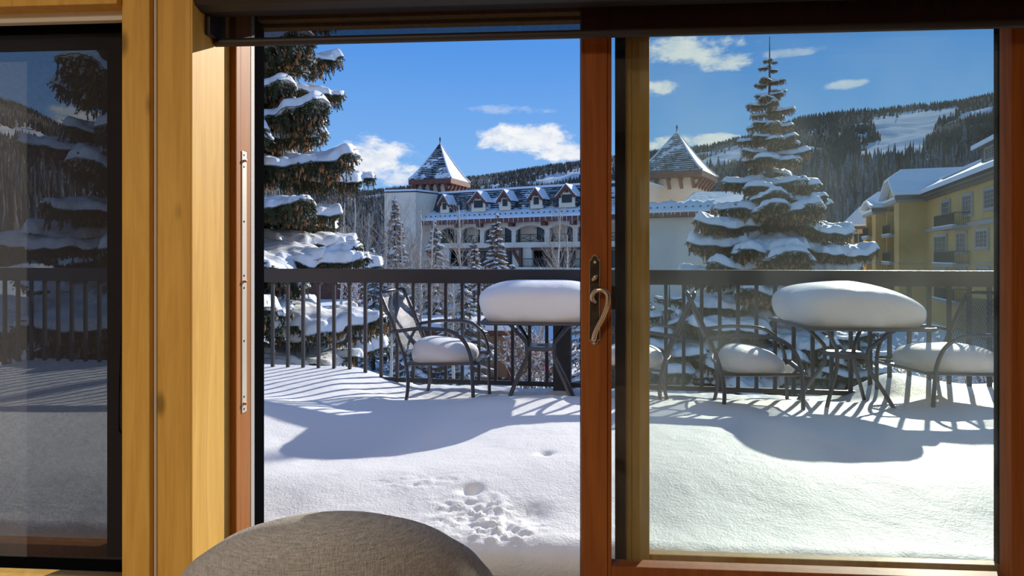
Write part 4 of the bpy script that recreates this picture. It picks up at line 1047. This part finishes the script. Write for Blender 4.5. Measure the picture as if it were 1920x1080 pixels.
# main roof slope with thick snow
def yroof(nm, pts, th, mat='snowfar'):
    """pts: (s, o, z) outline of the slope"""
    V = [(-s, Y(o), z) for s, o, z in pts]+[(-s, Y(o), z-th) for s, o, z in pts]; n_ = len(pts)
    return MB().add(V, [tuple(range(n_)), tuple(range(2*n_-1, n_-1, -1))]+[(i, (i+1) % n_, (i+1) % n_+n_, i+n_) for i in range(n_)]).build(nm, M[mat], YB)
se = ys(1724)
yroof('main_roof_snow', [(S0, -.9, 7.9), (se+.3, -.9, 7.85), (se-.5, 1.2, 9.1), (se-1.0, 6.3, 11.4), (S0, 6.3, 11.4)], .42)
yroof('main_roof', [(S0, -.75, 7.55), (se, -.75, 7.5), (se-1.0, 6.3, 10.95), (S0, 6.3, 10.95)], .3, 'darkroof')
yroof('rear_roof_snow', [(S0, 6.3, 11.4), (se-1.0, 6.3, 11.4), (se-1, 13, 7.6), (S0, 13, 7.6)], .4)
for (a, b) in (((se-2.0, 1.0, 9.0), (se-9, 4.6, 10.7)), ((se-6, .6, 8.8), (se-12, 3.4, 10.1))):
    MB().bar((-a[0], Y(a[1]), a[2]), (-b[0], Y(b[1]), b[2]), .5, .22).build('roof_drift', M['snowfar'], YB, bevel=.05)
# roof dormer at the far right edge
ds0, ds1 = ys(1836, 1.6)-6.5, ys(1836, 1.6)
ybox('dormer', ds0, ds1-.6, 1.6, 6.5, 8.8, 10.6, 'darkroof')
ywin(ys(1868, 1.6), ys(1850, 1.6), 9.2, 10.1, 1.55)
yroof('dormer_snow', [(ds0, 1.0, 10.75), (ds1+.1, 1.0, 10.7), (ds1-2.2, 4.0, 12.4), (ds0, 4.0, 12.4)], .4)
yroof('dormer_roof', [(ds0, 1.1, 10.4), (ds1, 1.1, 10.4), (ds1-2.2, 4.0, 12.0), (ds0, 4.0, 12.0)], .25, 'darkroof')
# stepped bays: middle and far
def bay(s0, w_, dep, ztop, zr, s_rec, lab):
    """end wall at s0 sticking out w_ metres, recess with balconies behind it up to s_rec"""
    ybox('bay_wall', s0, s0+dep*.38, -w_, 3, -6, ztop, 'yellow')
    ybox('bay_recess', s0+dep*.38, s_rec, -w_+1.1, 3, -6, ztop, 'yellow')
    ybox('bay_wall', s_rec-.5, s_rec, -w_, -w_+1.2, -6, ztop, 'yellow')
    ybox('bay_cornice', s0-.3, s_rec+.2, -w_-.35, 3, ztop, ztop+.35, 'greystone')
    ybox('cornice_snow', s0-.3, s_rec+.25, -w_-.45, -w_+.3, ztop+.35, ztop+.62, 'snowfar', bevel=.06)
    for z0 in (.55, 3.55, -2.5):
        ybox('balcony_slab', s0+dep*.36, s_rec-.2, -w_-.5, -w_+1.2, z0-.3, z0, 'greystone'); yrail(s0+dep*.38, s_rec-.3, -w_-.4, z0, z0+1.05)
        ybox('balcony_snow', s0+dep*.36, s_rec-.2, -w_-.55, -w_-.3, z0, z0+.08, 'snowfar')
        ywin(s0+dep*.38+.7, s_rec-1.0, z0+.1, z0+2.1, -w_+1.06)
    ybox('string_course', s0-.06, s0+dep*.38, -w_-.06, 0, .38, .50, 'greystone')
    # clipped gable roof, ridge running out from the main roof
    sm = (s0+s_rec)/2; e0, e1 = s0-.7, s_rec+.5
    G = -w_-.5; gb = ztop+.35
    yroof('bay_roof', [(e0, G, gb+.3), (sm-1.2, G+.3, zr-1.5), (sm, G+1.6, zr-.35), (sm, 7, zr-.35), (e0, 7, gb+.3)], .3, 'darkroof')
    yroof('bay_roof_snow', [(e0-.1, G-.2, gb+.65), (sm-1.2, G-.1, zr-1.1), (sm, G+1.3, zr), (sm, 7, zr), (e0-.1, 7, gb+.65)], .40)
    yroof('bay_roof_snow', [(e1+.1, G-.2, gb+.65), (sm+1.2, G-.1, zr-1.1), (sm, G+1.3, zr), (sm, 7, zr), (e1+.1, 7, gb+.65)], .28)
    yroof('bay_hip_snow', [(sm-1.2, G-.1, zr-1.1), (sm+1.2, G-.1, zr-1.1), (sm, G+1.3, zr)], .25)
    MB().prism([(-e0, gb+.1), (-e1, gb+.1), (-(sm+1.2), zr-1.5), (-(sm-1.2), zr-1.5)], 'y', min(Y(-w_+.1), Y(-w_+.4)), max(Y(-w_+.1), Y(-w_+.4))).build('bay_gable', M['darkroof'], YB)
    MB().prism([(-(s0+1.3), gb+.1), (-(s_rec-1.3), gb+.1), (-(sm+.9), zr-1.9), (-(sm-.9), zr-1.9)], 'y', min(Y(-w_+.0), Y(-w_+.2)), max(Y(-w_+.0), Y(-w_+.2))).build('gable_panel', M['yellow2'], YB)
    MB().box(-e0-.0, -e0+.2, min(Y(G), Y(7)), max(Y(G), Y(7)), gb-.1, gb+.35).build('eave_fascia', M['darkroof'], YB)
bay(S1, 2.5, 6.5, 6.75, 10.6, S1+6.9, 'mid')
S2b = S1+7.3
ybox('main_wall', S1, S2b+9, .2, 10, -6, 6.5, 'yellow')
bay(S2b, 3.5, 6.5, 6.0, 8.9, S2b+6.9, 'far')
# octagonal turret at the far end
tx, td = 1612, 85
TT = thing('ochre_turret', 'pale yellow octagonal turret with a snowy cone roof beside the ochre building', 'building', (wx(tx, td), td, 0), .2)
oct_ = lambda r_: [(r_*math.cos(PI/8+k*PI/4), r_*math.sin(PI/8+k*PI/4)) for k in range(8)]
MB().prism(oct_(1.9), 'z', -6, 4.7).build('turret_wall', M['yellow2'], TT)
MB().prism(oct_(2.15), 'z', 4.7, 5.1).build('eave_fascia', M['darkroof'], TT)
V = [(x, y, 5.1) for x, y in oct_(2.3)]+[(x, y, 5.35) for x, y in oct_(2.3)]+[(0, 0, 7.8)]
MB().add(V, [(k, (k+1) % 8, (k+1) % 8+8, k+8) for k in range(8)]+[(k+8, (k+1) % 8+8, 16) for k in range(8)]+[tuple(range(7, -1, -1))]).build('cone_roof_snow', M['snowfar'], TT)
for zz in (2.9, .1, -2.7):
    for k in range(8):
        a = k*PI/4+PI/4*0; r_ = 1.9*math.cos(PI/8)
        c, s_ = math.cos(a), math.sin(a)
        def bx3(nm, hw_, z0, z1, r0, r1, mat, par):
            V = []
            for z in (z0, z1):
                for rr_ in (r0, r1):
                    for w_ in (-hw_, hw_): V.append((c*rr_-s_*w_, s_*rr_+c*w_, z))
            return MB().add(V, [(0, 2, 3, 1), (4, 5, 7, 6), (0, 1, 5, 4), (2, 6, 7, 3), (0, 4, 6, 2), (1, 3, 7, 5)]).build(nm, M[mat], par)
        f = bx3('window', .52, zz, zz+1.2, r_-.02, r_+.03, 'darkglass', TT)
        bx3('window_sill', .7, zz-.15, zz, r_-.02, r_+.1, 'greystone', f); bx3('window_mullion', .04, zz, zz+1.2, r_, r_+.07, 'white_frame', f); bx3('window_head', .7, zz+1.2, zz+1.35, r_-.02, r_+.08, 'white_frame', f)
        for q in (-1, 1):
            pass
# low brown building and red sign seen through the balusters
LB = thing('low_building', 'low brown building with a snowy flat roof behind the left chair', 'building', (wx(850, 33), 33, GZ), -.1)
MB().box(-2.6, 3.0, 0, 4, 0, 2.6).build('wall', M['brownwood'], LB)
M['tanwall'] = pmat('tan_wall', (.26, .14, .07), .8); MB().box(-2.4, 2.8, -.06, 0, .2, 2.3).build('wall_panel', M['tanwall'], LB)
MB().box(-2.8, 3.2, -.3, 4.2, 2.6, 2.95).build('roof_snow', M['snowfar'], LB, bevel=.08)
M['signred'] = pmat('sign_red', (.45, .02, .03), .5); M['signwhite'] = pmat('sign_white', (.8, .8, .8), .5)
SG = thing('red_sign', 'small red sign with white letters beside the railing post', 'sign', (wx(1024, 23), 23, GZ), 0)
zs_ = wz(690, 23)-GZ
MB().box(-.11, .11, 0, .02, zs_-.10, zs_+.10).build('sign_board', M['signred'], SG); MB().box(-.02, .02, .02, .05, 0, zs_+.1).build('sign_post', M['rail'], SG)
lt = MB()
for cx_, a0_, a1_ in ((-.045, 0, 360), (.05, 50, 310)):
    lt.tube([(cx_+.030*math.cos(R(a0_+(a1_-a0_)*k/14)), -.004, zs_+.055*math.sin(R(a0_+(a1_-a0_)*k/14))) for k in range(15)], .010, 4)
lt.build('lettering', M['signwhite'], SG, fixn=False)

# chalet roofs showing through the left spruce
CH = thing('chalet', 'distant chalet with red-brown walls and snowy roof beyond the left spruce', 'building', (wx(610, 95), 95, GZ), .15)
MB().box(-7, 7, 0, 8, 0, 6.0).build('wall', M['brownwood'], CH)
MB().prism([(-8, 5.8), (8, 5.8), (0, 9.2)], 'y', -1, 9).build('roof', M['brownwood'], CH)
MB().prism([(-8.2, 6.05), (-8.2, 5.85), (0, 9.2), (8.2, 5.85), (8.2, 6.05), (0, 9.6)], 'y', -1.2, 9.2).build('roof_snow', M['snowfar'], CH)
for x in (-4, 0, 4): f = MB().box(x-.8, x+.8, -.08, 0, 2.6, 4.2).build('window', M['darkglass'], CH)
# ---------------------------------------------------------------- conifers
def needles(segs, rng_, length=.035, width=.010, dens=260, droop=.25):
    """segs: list of (p0, p1) -> triangle vertices of needle tufts"""
    P0 = np.array([s[0] for s in segs]); P1 = np.array([s[1] for s in segs]); D = P1-P0; L = np.linalg.norm(D, axis=1)
    cnt = np.maximum(3, (L*dens).astype(int)); ii = np.repeat(np.arange(len(segs)), cnt); t = rng_.uniform(0, 1, len(ii))
    p = P0[ii]+D[ii]*t[:, None]; d = D[ii]/L[ii][:, None]
    r_ = rng_.normal(0, 1, (len(ii), 3)); r_ -= d*(r_*d).sum(1)[:, None]; r_ /= np.linalg.norm(r_, axis=1)[:, None]
    q = d*.75+r_*.75; q[:, 2] -= droop*.4; q /= np.linalg.norm(q, axis=1)[:, None]
    side = np.cross(q, rng_.normal(0, 1, q.shape)); side /= np.linalg.norm(side, axis=1)[:, None]
    ln = length*rng_.uniform(.7, 1.3, len(ii))[:, None]
    return np.stack([p-side*width/2, p+side*width/2, p+q*ln], 1).reshape(-1, 3)
def octa(c, r_, h):
    c = np.asarray(c); return np.array([c+(0, 0, .0), c+(r_, 0, -h*.4), c+(0, r_, -h*.4), c+(-r_, 0, -h*.4), c+(0, -r_, -h*.4), c+(0, 0, -h)])
OF = [(0, 1, 2), (0, 2, 3), (0, 3, 4), (0, 4, 1), (5, 2, 1), (5, 3, 2), (5, 4, 3), (5, 1, 4)]
def bough_meshes(L, seed, snow=.06, cones=.5, dens=230, cover=.75, fine=1.0):
    rg = np.random.default_rng(seed); rnd = random.Random(seed)
    sag = rnd.uniform(.10, .24)
    def axis(t): return np.array([L*t, .03*L*math.sin(3*t+seed), -sag*L*(1.5*t-1.15*t**2.6)])
    segs = []; hang = []; tips = []
    nseg = 8; A = [axis(i/nseg) for i in range(nseg+1)]
    for i in range(2, nseg): segs.append((A[i], A[i+1]))
    step = .085*fine; t = .14
    sup = []                                            # snow support points (x, y, z, radius)
    while t < .97:
        for sd in (-1, 1):
            tl = (.42*L*(1-t)**.7*min(1, t*3.2)+.07)*rnd.uniform(.7, 1.1)
            a = R(rnd.uniform(42, 62)); p = axis(t); dr = np.array([math.cos(a), sd*math.sin(a), rnd.uniform(-.12, .05)])
            q = p+dr*tl; q[2] -= tl*.18; segs.append((p, q)); tips.append(q)
            ns_ = max(1, int(tl/(.075*fine)))
            for k in range(ns_):
                f = (k+.6)/ns_; b = p+(q-p)*f; l2 = (.07+.10*tl*(1-f)+rnd.uniform(0, .05))
                for s2 in (-1, 1):
                    dd = np.array([dr[0]*.7-s2*dr[1]*.55, dr[1]*.7+s2*dr[0]*.55, rnd.uniform(-1.3, -.2)])
                    dd /= np.linalg.norm(dd); segs.append((b, b+dd*l2))
                sup.append((b[0], b[1], b[2], .055+.05*tl))
            for k in range(max(2, int(tl/.06))):
                b = p+(q-p)*rnd.uniform(.1, 1); segs.append((b, b+np.array([rnd.uniform(-.05, .07), rnd.uniform(-.05, .05), -rnd.uniform(.07, .20)*(1+.25*L/2)])))
            for k in range(max(1, int(tl/.12))): hang.append(p+(q-p)*rnd.uniform(.3, 1))
        sup.append((*axis(t), .09))
        t += step/L*rnd.uniform(.8, 1.2)
    # foliage
    NV = needles(segs, rg, .036*max(1, fine*.9), .011*fine, dens/fine)
    st = MB().tube([tuple(A[0])]+[tuple(a) for a in A[1:]], [.022*max(.5, L/2)*(1-.85*i/nseg) for i in range(nseg+1)], 5)
    for p, q in segs[nseg-2:]:
        if np.linalg.norm(q-p) > .16: st.tube([tuple(p), tuple(q)], [.006, .002], 3, cap=False)
    sv = np.array([tuple(v) for v in st.v]); tri = []
    for f in st.f:
        for k in range(1, len(f)-1): tri.append((f[0], f[k], f[k+1]))
    V = np.concatenate([sv, NV]); F = np.concatenate([np.array(tri), len(sv)+np.arange(len(NV)).reshape(-1, 3)])
    mi = np.concatenate([np.zeros(len(tri)), np.ones(len(NV)//3)]).astype(int)
    fol = np_mesh('bough', V, F, [M['bark'], M['needle']], mi)
    # snow: a smooth sheet whose thickness follows the twigs that carry it
    S = np.array(sup); g = .028*fine
    x0, x1_ = S[:, 0].min()-.1, S[:, 0].max()+.1; y0, y1_ = S[:, 1].min()-.1, S[:, 1].max()+.1
    X, Y = np.meshgrid(np.arange(x0, x1_, g), np.arange(y0, y1_, g))
    W = np.zeros_like(X); Zs = np.zeros_like(X); Fm = np.zeros_like(X)
    for (sx, sy_, sz, sr) in S:
        e = np.exp(-((X-sx)**2+(Y-sy_)**2)/(2*(sr*.75)**2)); Fm += e; W += e+1e-9; Zs += (e+1e-9)*sz
    Zs /= W; ns2 = fbm(X*5.0/max(.7, L*.6)+seed*7, Y*5.0/max(.7, L*.6)+seed, seed, 3)
    f = np.minimum(Fm, 2.0)*.5; f = f*1.2-(1-cover)*1.3-(1-sstep(.30, .62, ns2))*.75*(1.25-cover)
    f = f-(1-sstep(.0, .22, X/L))*.8
    th = np.sqrt(np.clip(f, 0, 1)); thick = snow*(.55+.9*ns2)*th
    ztop = Zs+.012+thick; zbot = Zs-.015*th-.0
    keep = f > 0
    cell = keep[:-1, :-1] | keep[:-1, 1:] | keep[1:, 1:] | keep[1:, :-1]
    sn = None
    if cell.any():
        idx = np.arange(X.size).reshape(X.shape)
        q = np.stack([idx[:-1, :-1], idx[:-1, 1:], idx[1:, 1:], idx[1:, :-1]], -1)[cell]
        drop = np.where(keep, 0, -.02)
        VT = np.stack([X, Y, ztop+drop], -1).reshape(-1, 3); VB = np.stack([X, Y, zbot+drop], -1).reshape(-1, 3)
        FA = np.concatenate([q, (q+X.size)[:, ::-1]]); VV = np.concatenate([VT, VB])
        us, inv = np.unique(FA, return_inverse=True)
        sn = np_mesh('snow_load', VV[us], inv.reshape(-1, 4), M['snowbough'], smooth=True)
    cn = None
    if cones > 0:
        CV = []; CF = []
        for p in hang:
            if rnd.random() < cones:
                for _ in range(rnd.choice((2, 3, 4))):
                    c = p+np.array([rnd.uniform(-.06, .06), rnd.uniform(-.06, .06), -rnd.uniform(.01, .14)]); b = len(CV)*6
                    CV.append(octa(c, .021, rnd.uniform(.08, .12))); CF += [(a_+b, b_+b, c_+b) for a_, b_, c_ in OF]
        if CV: cn = np_mesh('cone_cluster', np.concatenate(CV), CF, M['cone'], smooth=True)
    return fol, sn, cn
LIB = {}
for nm, L, n_, kw in (('s', .75, 4, dict(snow=.08, cones=.95, cover=.78)), ('m', 1.35, 4, dict(snow=.12, cones=.95, cover=.76)), ('l', 2.1, 4, dict(snow=.14, cones=.6, cover=.78)), ('x', 2.9, 3, dict(snow=.14, cones=.10, cover=.82, fine=1.25)),
                      ('d', 2.1, 3, dict(snow=.13, cones=.3, cover=.58)), ('e', 3.0, 3, dict(snow=.14, cones=.2, cover=.64, fine=1.15))):
    LIB[nm] = [(L, bough_meshes(L, 10*i+len(nm)+ord(nm[0]), **kw)) for i in range(n_)]
def add_bough(T, kind, z, az, length, tilt, rnd, cones=True, snow=True):
    L, (fo, sn, cn) = rnd.choice(LIB[kind]); k = length/L
    o = link('bough', fo, T, (0, 0, z)); o.rotation_euler = (0, -tilt, az); o.scale = (k, k, k)
    if sn is not None and snow: link('snow_load', sn, o)
    if cn is not None and cones:
        c = link('cone_cluster', cn, o); c['kind'] = 'stuff'
    return o
def spruce(label, X, D, zbase, ztop, prof, seed, classes, zmin, spacing=.26, per=5, keepaz=None, cones=True, tilt=lambda t: .2, leader=.7, group=None):
    """prof: list of (z, radius). boughs from zmin to the top"""
    T = thing('snowy_spruce', label, 'tree', (X, D, zbase), 0, group); rnd = random.Random(seed); H = ztop-zbase
    MB().tube([(0, 0, 0), (0, 0, H*.5), (0, 0, H-leader), (0, 0, H)], [.02*H, .012*H, .02, .006], 8).build('trunk', M['bark'], T, smooth=True)
    zs, rs_ = [p[0] for p in prof], [p[1] for p in prof]
    z = ztop-leader*.75; a = rnd.uniform(0, 6)
    while z > zmin:
        rr_ = float(np.interp(z, zs[::-1], rs_[::-1])); n_ = per if rr_ > .5 else per-1
        f = (ztop-z)/(ztop-zmin)
        for k in range(n_):
            az = a+2*PI*k/n_+rnd.uniform(-.25, .25); ln = rr_*rnd.uniform(.78, 1.12)
            if keepaz and not keepaz(az, z): continue
            kd = next(c for lim, c in classes if ln <= lim)
            add_bough(T, kd, z-zbase+rnd.uniform(-.13, .13), az, ln, tilt(f)+rnd.uniform(-.16, .14), rnd, cones)
        a += 2.4; z -= spacing*(.6+.5*min(1, rr_/1.5))
    return T
CL = [(1.0, 's'), (1.75, 'm'), (2.5, 'l'), (9, 'x')]
CLd = [(1.0, 's'), (1.6, 'm'), (2.5, 'd'), (9, 'e')]
# right spruce, whole crown in view
RD = 12.0
pr = [(5.30, .05), (4.55, .22), (4.1, .42), (3.85, .36), (3.3, .55), (2.95, .62), (2.55, .92), (2.05, 1.38), (1.55, 1.62), (1.0, 1.70), (.3, 1.85), (-.6, 2.05), (-2, 2.4)]
spruce('tall snow-laden spruce with a bare leader and brown cones, centred in the right glass', wx(1443, RD), RD, GZ, 5.32, pr, 3, CL, -2.2, .40, 7, tilt=lambda t: .10-.16*t, leader=.75)
# left spruce, close to the deck, trunk behind the jamb
LD = 9.6
pl = [(9.2, .1), (7.5, .9), (5.5, 1.55), (4.2, 1.95), (3.2, 2.15), (2.2, 2.4), (1.2, 2.95), (.2, 3.15), (-.8, 3.1), (-3, 3.0)]
spruce('big dark spruce with snow on its boughs behind the left end of the railing', wx(392, LD), LD, GZ, 9.3, pl, 8, CLd, -2.4, .42, 8, tilt=lambda t: .25-.40*t, leader=.7, keepaz=lambda a, z: z < 8.0)
# young snow-covered trees below the deck
def small_spruce(label, px, D, pytop, rad, seed, group=None, spacing=.42):
    X = wx(px, D); zt = wz(pytop, D)
    return spruce(label, X, D, GZ, zt, [(zt, .05), (zt-.8, .35*rad), (zt-2.5, .8*rad), (GZ+.5, rad)], seed, CL, GZ+.4, spacing, 6, tilt=lambda t: .2-.3*t, leader=.5, group=group, cones=False)
small_spruce('small snow-covered spruce below the railing under the right table', 1610, 10.5, 585, 2.0, 21)
small_spruce('low snow-covered spruce below the railing left of the right spruce', 1255, 11.5, 530, 2.0, 22)
# middle distance conifers before the hotel: whole crowns as three meshes
def mid_conifer(label, px, D, pytop, wpx, seed, tan=.5, base=None):
    X = wx(px, D); zt = wz(pytop, D); base = GZ if base is None else base; H = zt-base; rad = wpx/1200*D
    T = thing('frosted_conifer', label, 'tree', (X, D, base), 0, 'small snowy conifers before the hotel')
    rg = np.random.default_rng(seed); segs = []; SV = []; SF = []; CV = []; CF = []
    z = H*.98; a = 0
    while z > .3:
        r_ = rad*(1-z/H)**.8*rg.uniform(.75, 1.15)+.04; n_ = 6
        for k in range(n_):
            az = a+2*PI*k/n_+rg.uniform(-.3, .3); ln = r_*rg.uniform(.65, 1.15); d = np.array([math.cos(az), math.sin(az), -.18]); sd = np.array([-math.sin(az), math.cos(az), 0])
            p = np.array([0, 0, z+rg.uniform(-.22, .22)]); d[2] = rg.uniform(-.45, .0); q = p+d*ln; segs.append((p, q)); segs.append((p+(q-p)*.5, p+(q-p)*.5+np.array([0, 0, -.3])))
            for f in (.45, .7, .92):
                for s_ in (-1, 1): segs.append((p+(q-p)*f, p+(q-p)*f+(d*.6+sd*s_*.7+np.array([0, 0, -.35]))*ln*.30))
            # snow pads: flattened octahedra on the bough
            for f in (.4, .65, .88):
                if rg.uniform() < .85:
                    c = p+(q-p)*f+np.array([0, 0, .05]); w_ = ln*.20+.05; b = len(SV)*6; u_ = d*w_*1.2; v_ = sd*w_*.8
                    SV.append(np.array([c+(0, 0, .07+.06*w_), c+u_, c+v_, c-u_, c-v_, c-(0, 0, .05)])); SF += [(x_+b, y_+b, z_+b) for x_, y_, z_ in OF]
            if rg.uniform() < tan*(.4+.6*(z/H)):
                for _ in range(3):
                    c = p+(q-p)*rg.uniform(.5, 1)+np.array([0, 0, -.03]); b = len(CV)*6; CV.append(octa(c, .075, .26)); CF += [(x_+b, y_+b, z_+b) for x_, y_, z_ in OF]
        a += 1.1; z -= .24+.05*(1-z/H)
    MB().tube([(0, 0, 0), (0, 0, H*1.03)], [.02*H, .01], 6).build('trunk', M['bark'], T)
    NV = needles(segs, rg, .16, .05, 22); link('foliage', np_mesh('foliage', NV, np.arange(len(NV)).reshape(-1, 3), M['frostneedle']), T)
    link('snow_load', np_mesh('snow_load', np.concatenate(SV), SF, M['snowfar'], smooth=True), T)['kind'] = 'stuff'
    if CV: link('cone_cluster', np_mesh('cone_cluster', np.concatenate(CV), CF, M['cone']), T)['kind'] = 'stuff'
    return T
for i, (px, D, py, w_, tn, lab) in enumerate([
        (930, 42, 404, 62, .9, 'snowy conifer with brown cones before the hotel balconies, left of the door stile'),
        (889, 46, 447, 42, .7, 'short snowy conifer left of the cone-covered one before the balconies'),
        (815, 40, 418, 60, .4, 'snowy conifer before the left end of the hotel facade'),
        (740, 44, 376, 62, .9, 'tall cone-covered conifer before the white stair block of the hotel'),
        (700, 36, 470, 55, .2, 'snowy conifer at the right edge of the big left spruce'),
        (870, 30, 520, 80, .1, 'wide snowy conifer behind the mesh armchair'),
        (960, 34, 500, 60, .1, 'snowy conifer behind the left table'),
        (1105, 26, 520, 75, .1, 'snowy conifer behind the post of the railing'),
        (770, 28, 560, 70, .1, 'low snowy conifer behind the back of the left chair'),
        (1215, 30, 560, 60, .1, 'low snowy conifer behind the two touching chairs'),
        (1560, 60, 505, 60, .1, 'snowy conifer left of the yellow building'),
        (1390, 22, 560, 90, .1, 'wide snowy conifer behind the right spruce')]):
    mid_conifer(lab, px, D, py, w_, 50+i, tn)

# ---------------------------------------------------------------- leafless trees and shrubs
def bare_tree_mesh(H, seed, mat_t, spread=.5, depth=4, name='trunk', n0=9):
    rnd = random.Random(seed); T_ = MB(); Bm = MB()
    def grow(p, d, l, r_, lv):
        pts = [p]; dd = d.copy()
        for i in range(3):
            dd = (dd+Vector((rnd.uniform(-.12, .12), rnd.uniform(-.12, .12), .05))).normalized(); pts.append(pts[-1]+dd*l/3)
        Bm.tube(pts, [r_, r_*.8, r_*.6, r_*.35], 3, cap=False)
        if lv > 0:
            for k in range(4 if lv > 1 else 3):
                f = rnd.uniform(.25, 1); q = pts[0].lerp(pts[-1], f); a = rnd.uniform(0, 6.28)
                nd = (dd+Vector((math.cos(a), math.sin(a), rnd.uniform(-.1, .5)))*.75).normalized()
                grow(q, nd, l*rnd.uniform(.45, .65), r_*.55, lv-1)
    pts = [Vector((0, 0, 0))]; 
    for i in range(8): pts.append(pts[-1]+Vector((rnd.uniform(-.03, .03)*H*.3, rnd.uniform(-.03, .03)*H*.3, H/8)))
    T_.tube(pts, [H*.013*(1-.85*i/8)+.008 for i in range(9)], 7)
    for i in range(n0*2):
        f = rnd.uniform(.30, .98); q = pts[int(f*8)].lerp(pts[min(8, int(f*8)+1)], f*8-int(f*8)); a = rnd.uniform(0, 6.28)
        grow(q, Vector((math.cos(a)*spread, math.sin(a)*spread, .8)).normalized(), H*(.30-.2*f), H*.0045*(1.2-f), depth-2)
    return T_, Bm
def aspen(label, px, D, pytop, seed, H0, group='leafless aspens before the hotel', proto={}):
    zt = wz(pytop, D); H = zt-GZ; T = thing('bare_aspen', label, 'tree', (wx(px, D), D, GZ), random.Random(seed).uniform(0, 6), group)
    key = seed % 4
    if key not in proto:
        a, b = bare_tree_mesh(10, 100+key, None, n0=11); t_ = a.build('trunk', M['aspen'], T, smooth=True); b_ = b.build('crown', M['twig'], T, fixn=False); proto[key] = (t_.data, b_.data)
        t_.scale = b_.scale = (H/10,)*3
    else:
        for nm, me in zip(('trunk', 'crown'), proto[key]): o = link(nm, me, T); o.scale = (H/10,)*3
    return T
for i, (px, D, py, lab) in enumerate([(722, 38, 372, 'pale bare aspen before the left edge of the white stair block'), (757, 34, 395, 'thin bare aspen before the tall cone-covered conifer'), (790, 33, 395, 'pale bare aspen before the slope of the hotel roof'),
        (806, 36, 412, 'slim bare aspen beside the left end of the balconies'), (864, 32, 385, 'pale forked bare aspen before the second balcony arch'), (1045, 40, 398, 'twiggy bare aspen before the right balcony arches'),
        (1062, 30, 440, 'low bare aspen close to the door stile'), (640, 45, 380, 'bare aspen showing through the left spruce'), (668, 50, 372, 'bare aspen beside the right edge of the left spruce'),
        (690, 42, 400, 'thin bare aspen against the snowy slope'), (1010, 26, 500, 'bare aspen rising behind the shelf of the left table'), (735, 24, 505, 'bare aspen behind the railing by the left chair'), (850, 26, 500, 'pale aspen stem behind the arms of the left chair'), (775, 30, 470, 'slim aspen behind the railing left of the balconies'),
        (1490, 75, 420, 'bare aspen right of the tall right spruce'), (1530, 90, 400, 'far bare aspen before the yellow building')]):
    aspen(lab, px, D, py, i, 0)
def shrub(label, px, D, pytop, wpx, seed, mat='dryleaf', twig='twig', leaf=True, snow=True):
    X = wx(px, D); zt = wz(pytop, D); H = zt-GZ; w_ = wpx/1200*D; rnd = random.Random(seed)
    T = thing('bare_shrub', label, 'shrub', (X, D, GZ), 0); S = MB(); LV = []
    for k in range(26):
        a = rnd.uniform(0, 6.28); f = rnd.uniform(.1, 1); q = Vector((math.cos(a)*w_*f, math.sin(a)*w_*f*.6, H*rnd.uniform(.6, 1)))
        m_ = q*.5+Vector((0, 0, H*.1)); S.tube([(0, 0, 0), m_, q], [.03, .02, .008], 3, cap=False)
        for j in range(9):
            b = m_.lerp(q, rnd.uniform(0, 1)); e = b+Vector((rnd.uniform(-1, 1), rnd.uniform(-1, 1), rnd.uniform(0, 1)))*H*.14
            S.tube([b, e], [.010, .004], 3, cap=False); LV.append((np.array(b), np.array(e)))
    S.build('stems', M[twig], T, fixn=False)
    if leaf:
        NV = needles(LV, np.random.default_rng(seed), .10, .07, 22, .1); link('dry_leaves', np_mesh('dry_leaves', NV, np.arange(len(NV)).reshape(-1, 3), M[mat]), T)['kind'] = 'stuff'
    if snow:
        NV = needles(LV, np.random.default_rng(seed+1), .13, .11, 7, -.6); link('snow_load', np_mesh('snow_load', NV, np.arange(len(NV)).reshape(-1, 3), M['snowfar']), T)['kind'] = 'stuff'
shrub('orange-brown shrub with dry leaves behind the left table', 985, 24, 628, 55, 1)
shrub('small orange-brown shrub right of the bigger one behind the table', 1030, 26, 640, 40, 2)
shrub('dark red willow bush at the foot of the left spruce', 690, 48, 478, 70, 3, twig='redtwig', leaf=False)
shrub('brown twiggy hedge behind the rightmost chair', 1760, 17, 640, 110, 4, mat='dryleaf', twig='redtwig', leaf=False)
shrub('brown twiggy hedge behind the legs of the right table', 1660, 18, 655, 80, 5, twig='redtwig', leaf=False)
shrub('second twiggy hedge at the right edge behind the rightmost chair', 1890, 16, 650, 90, 6, twig='redtwig', leaf=False)
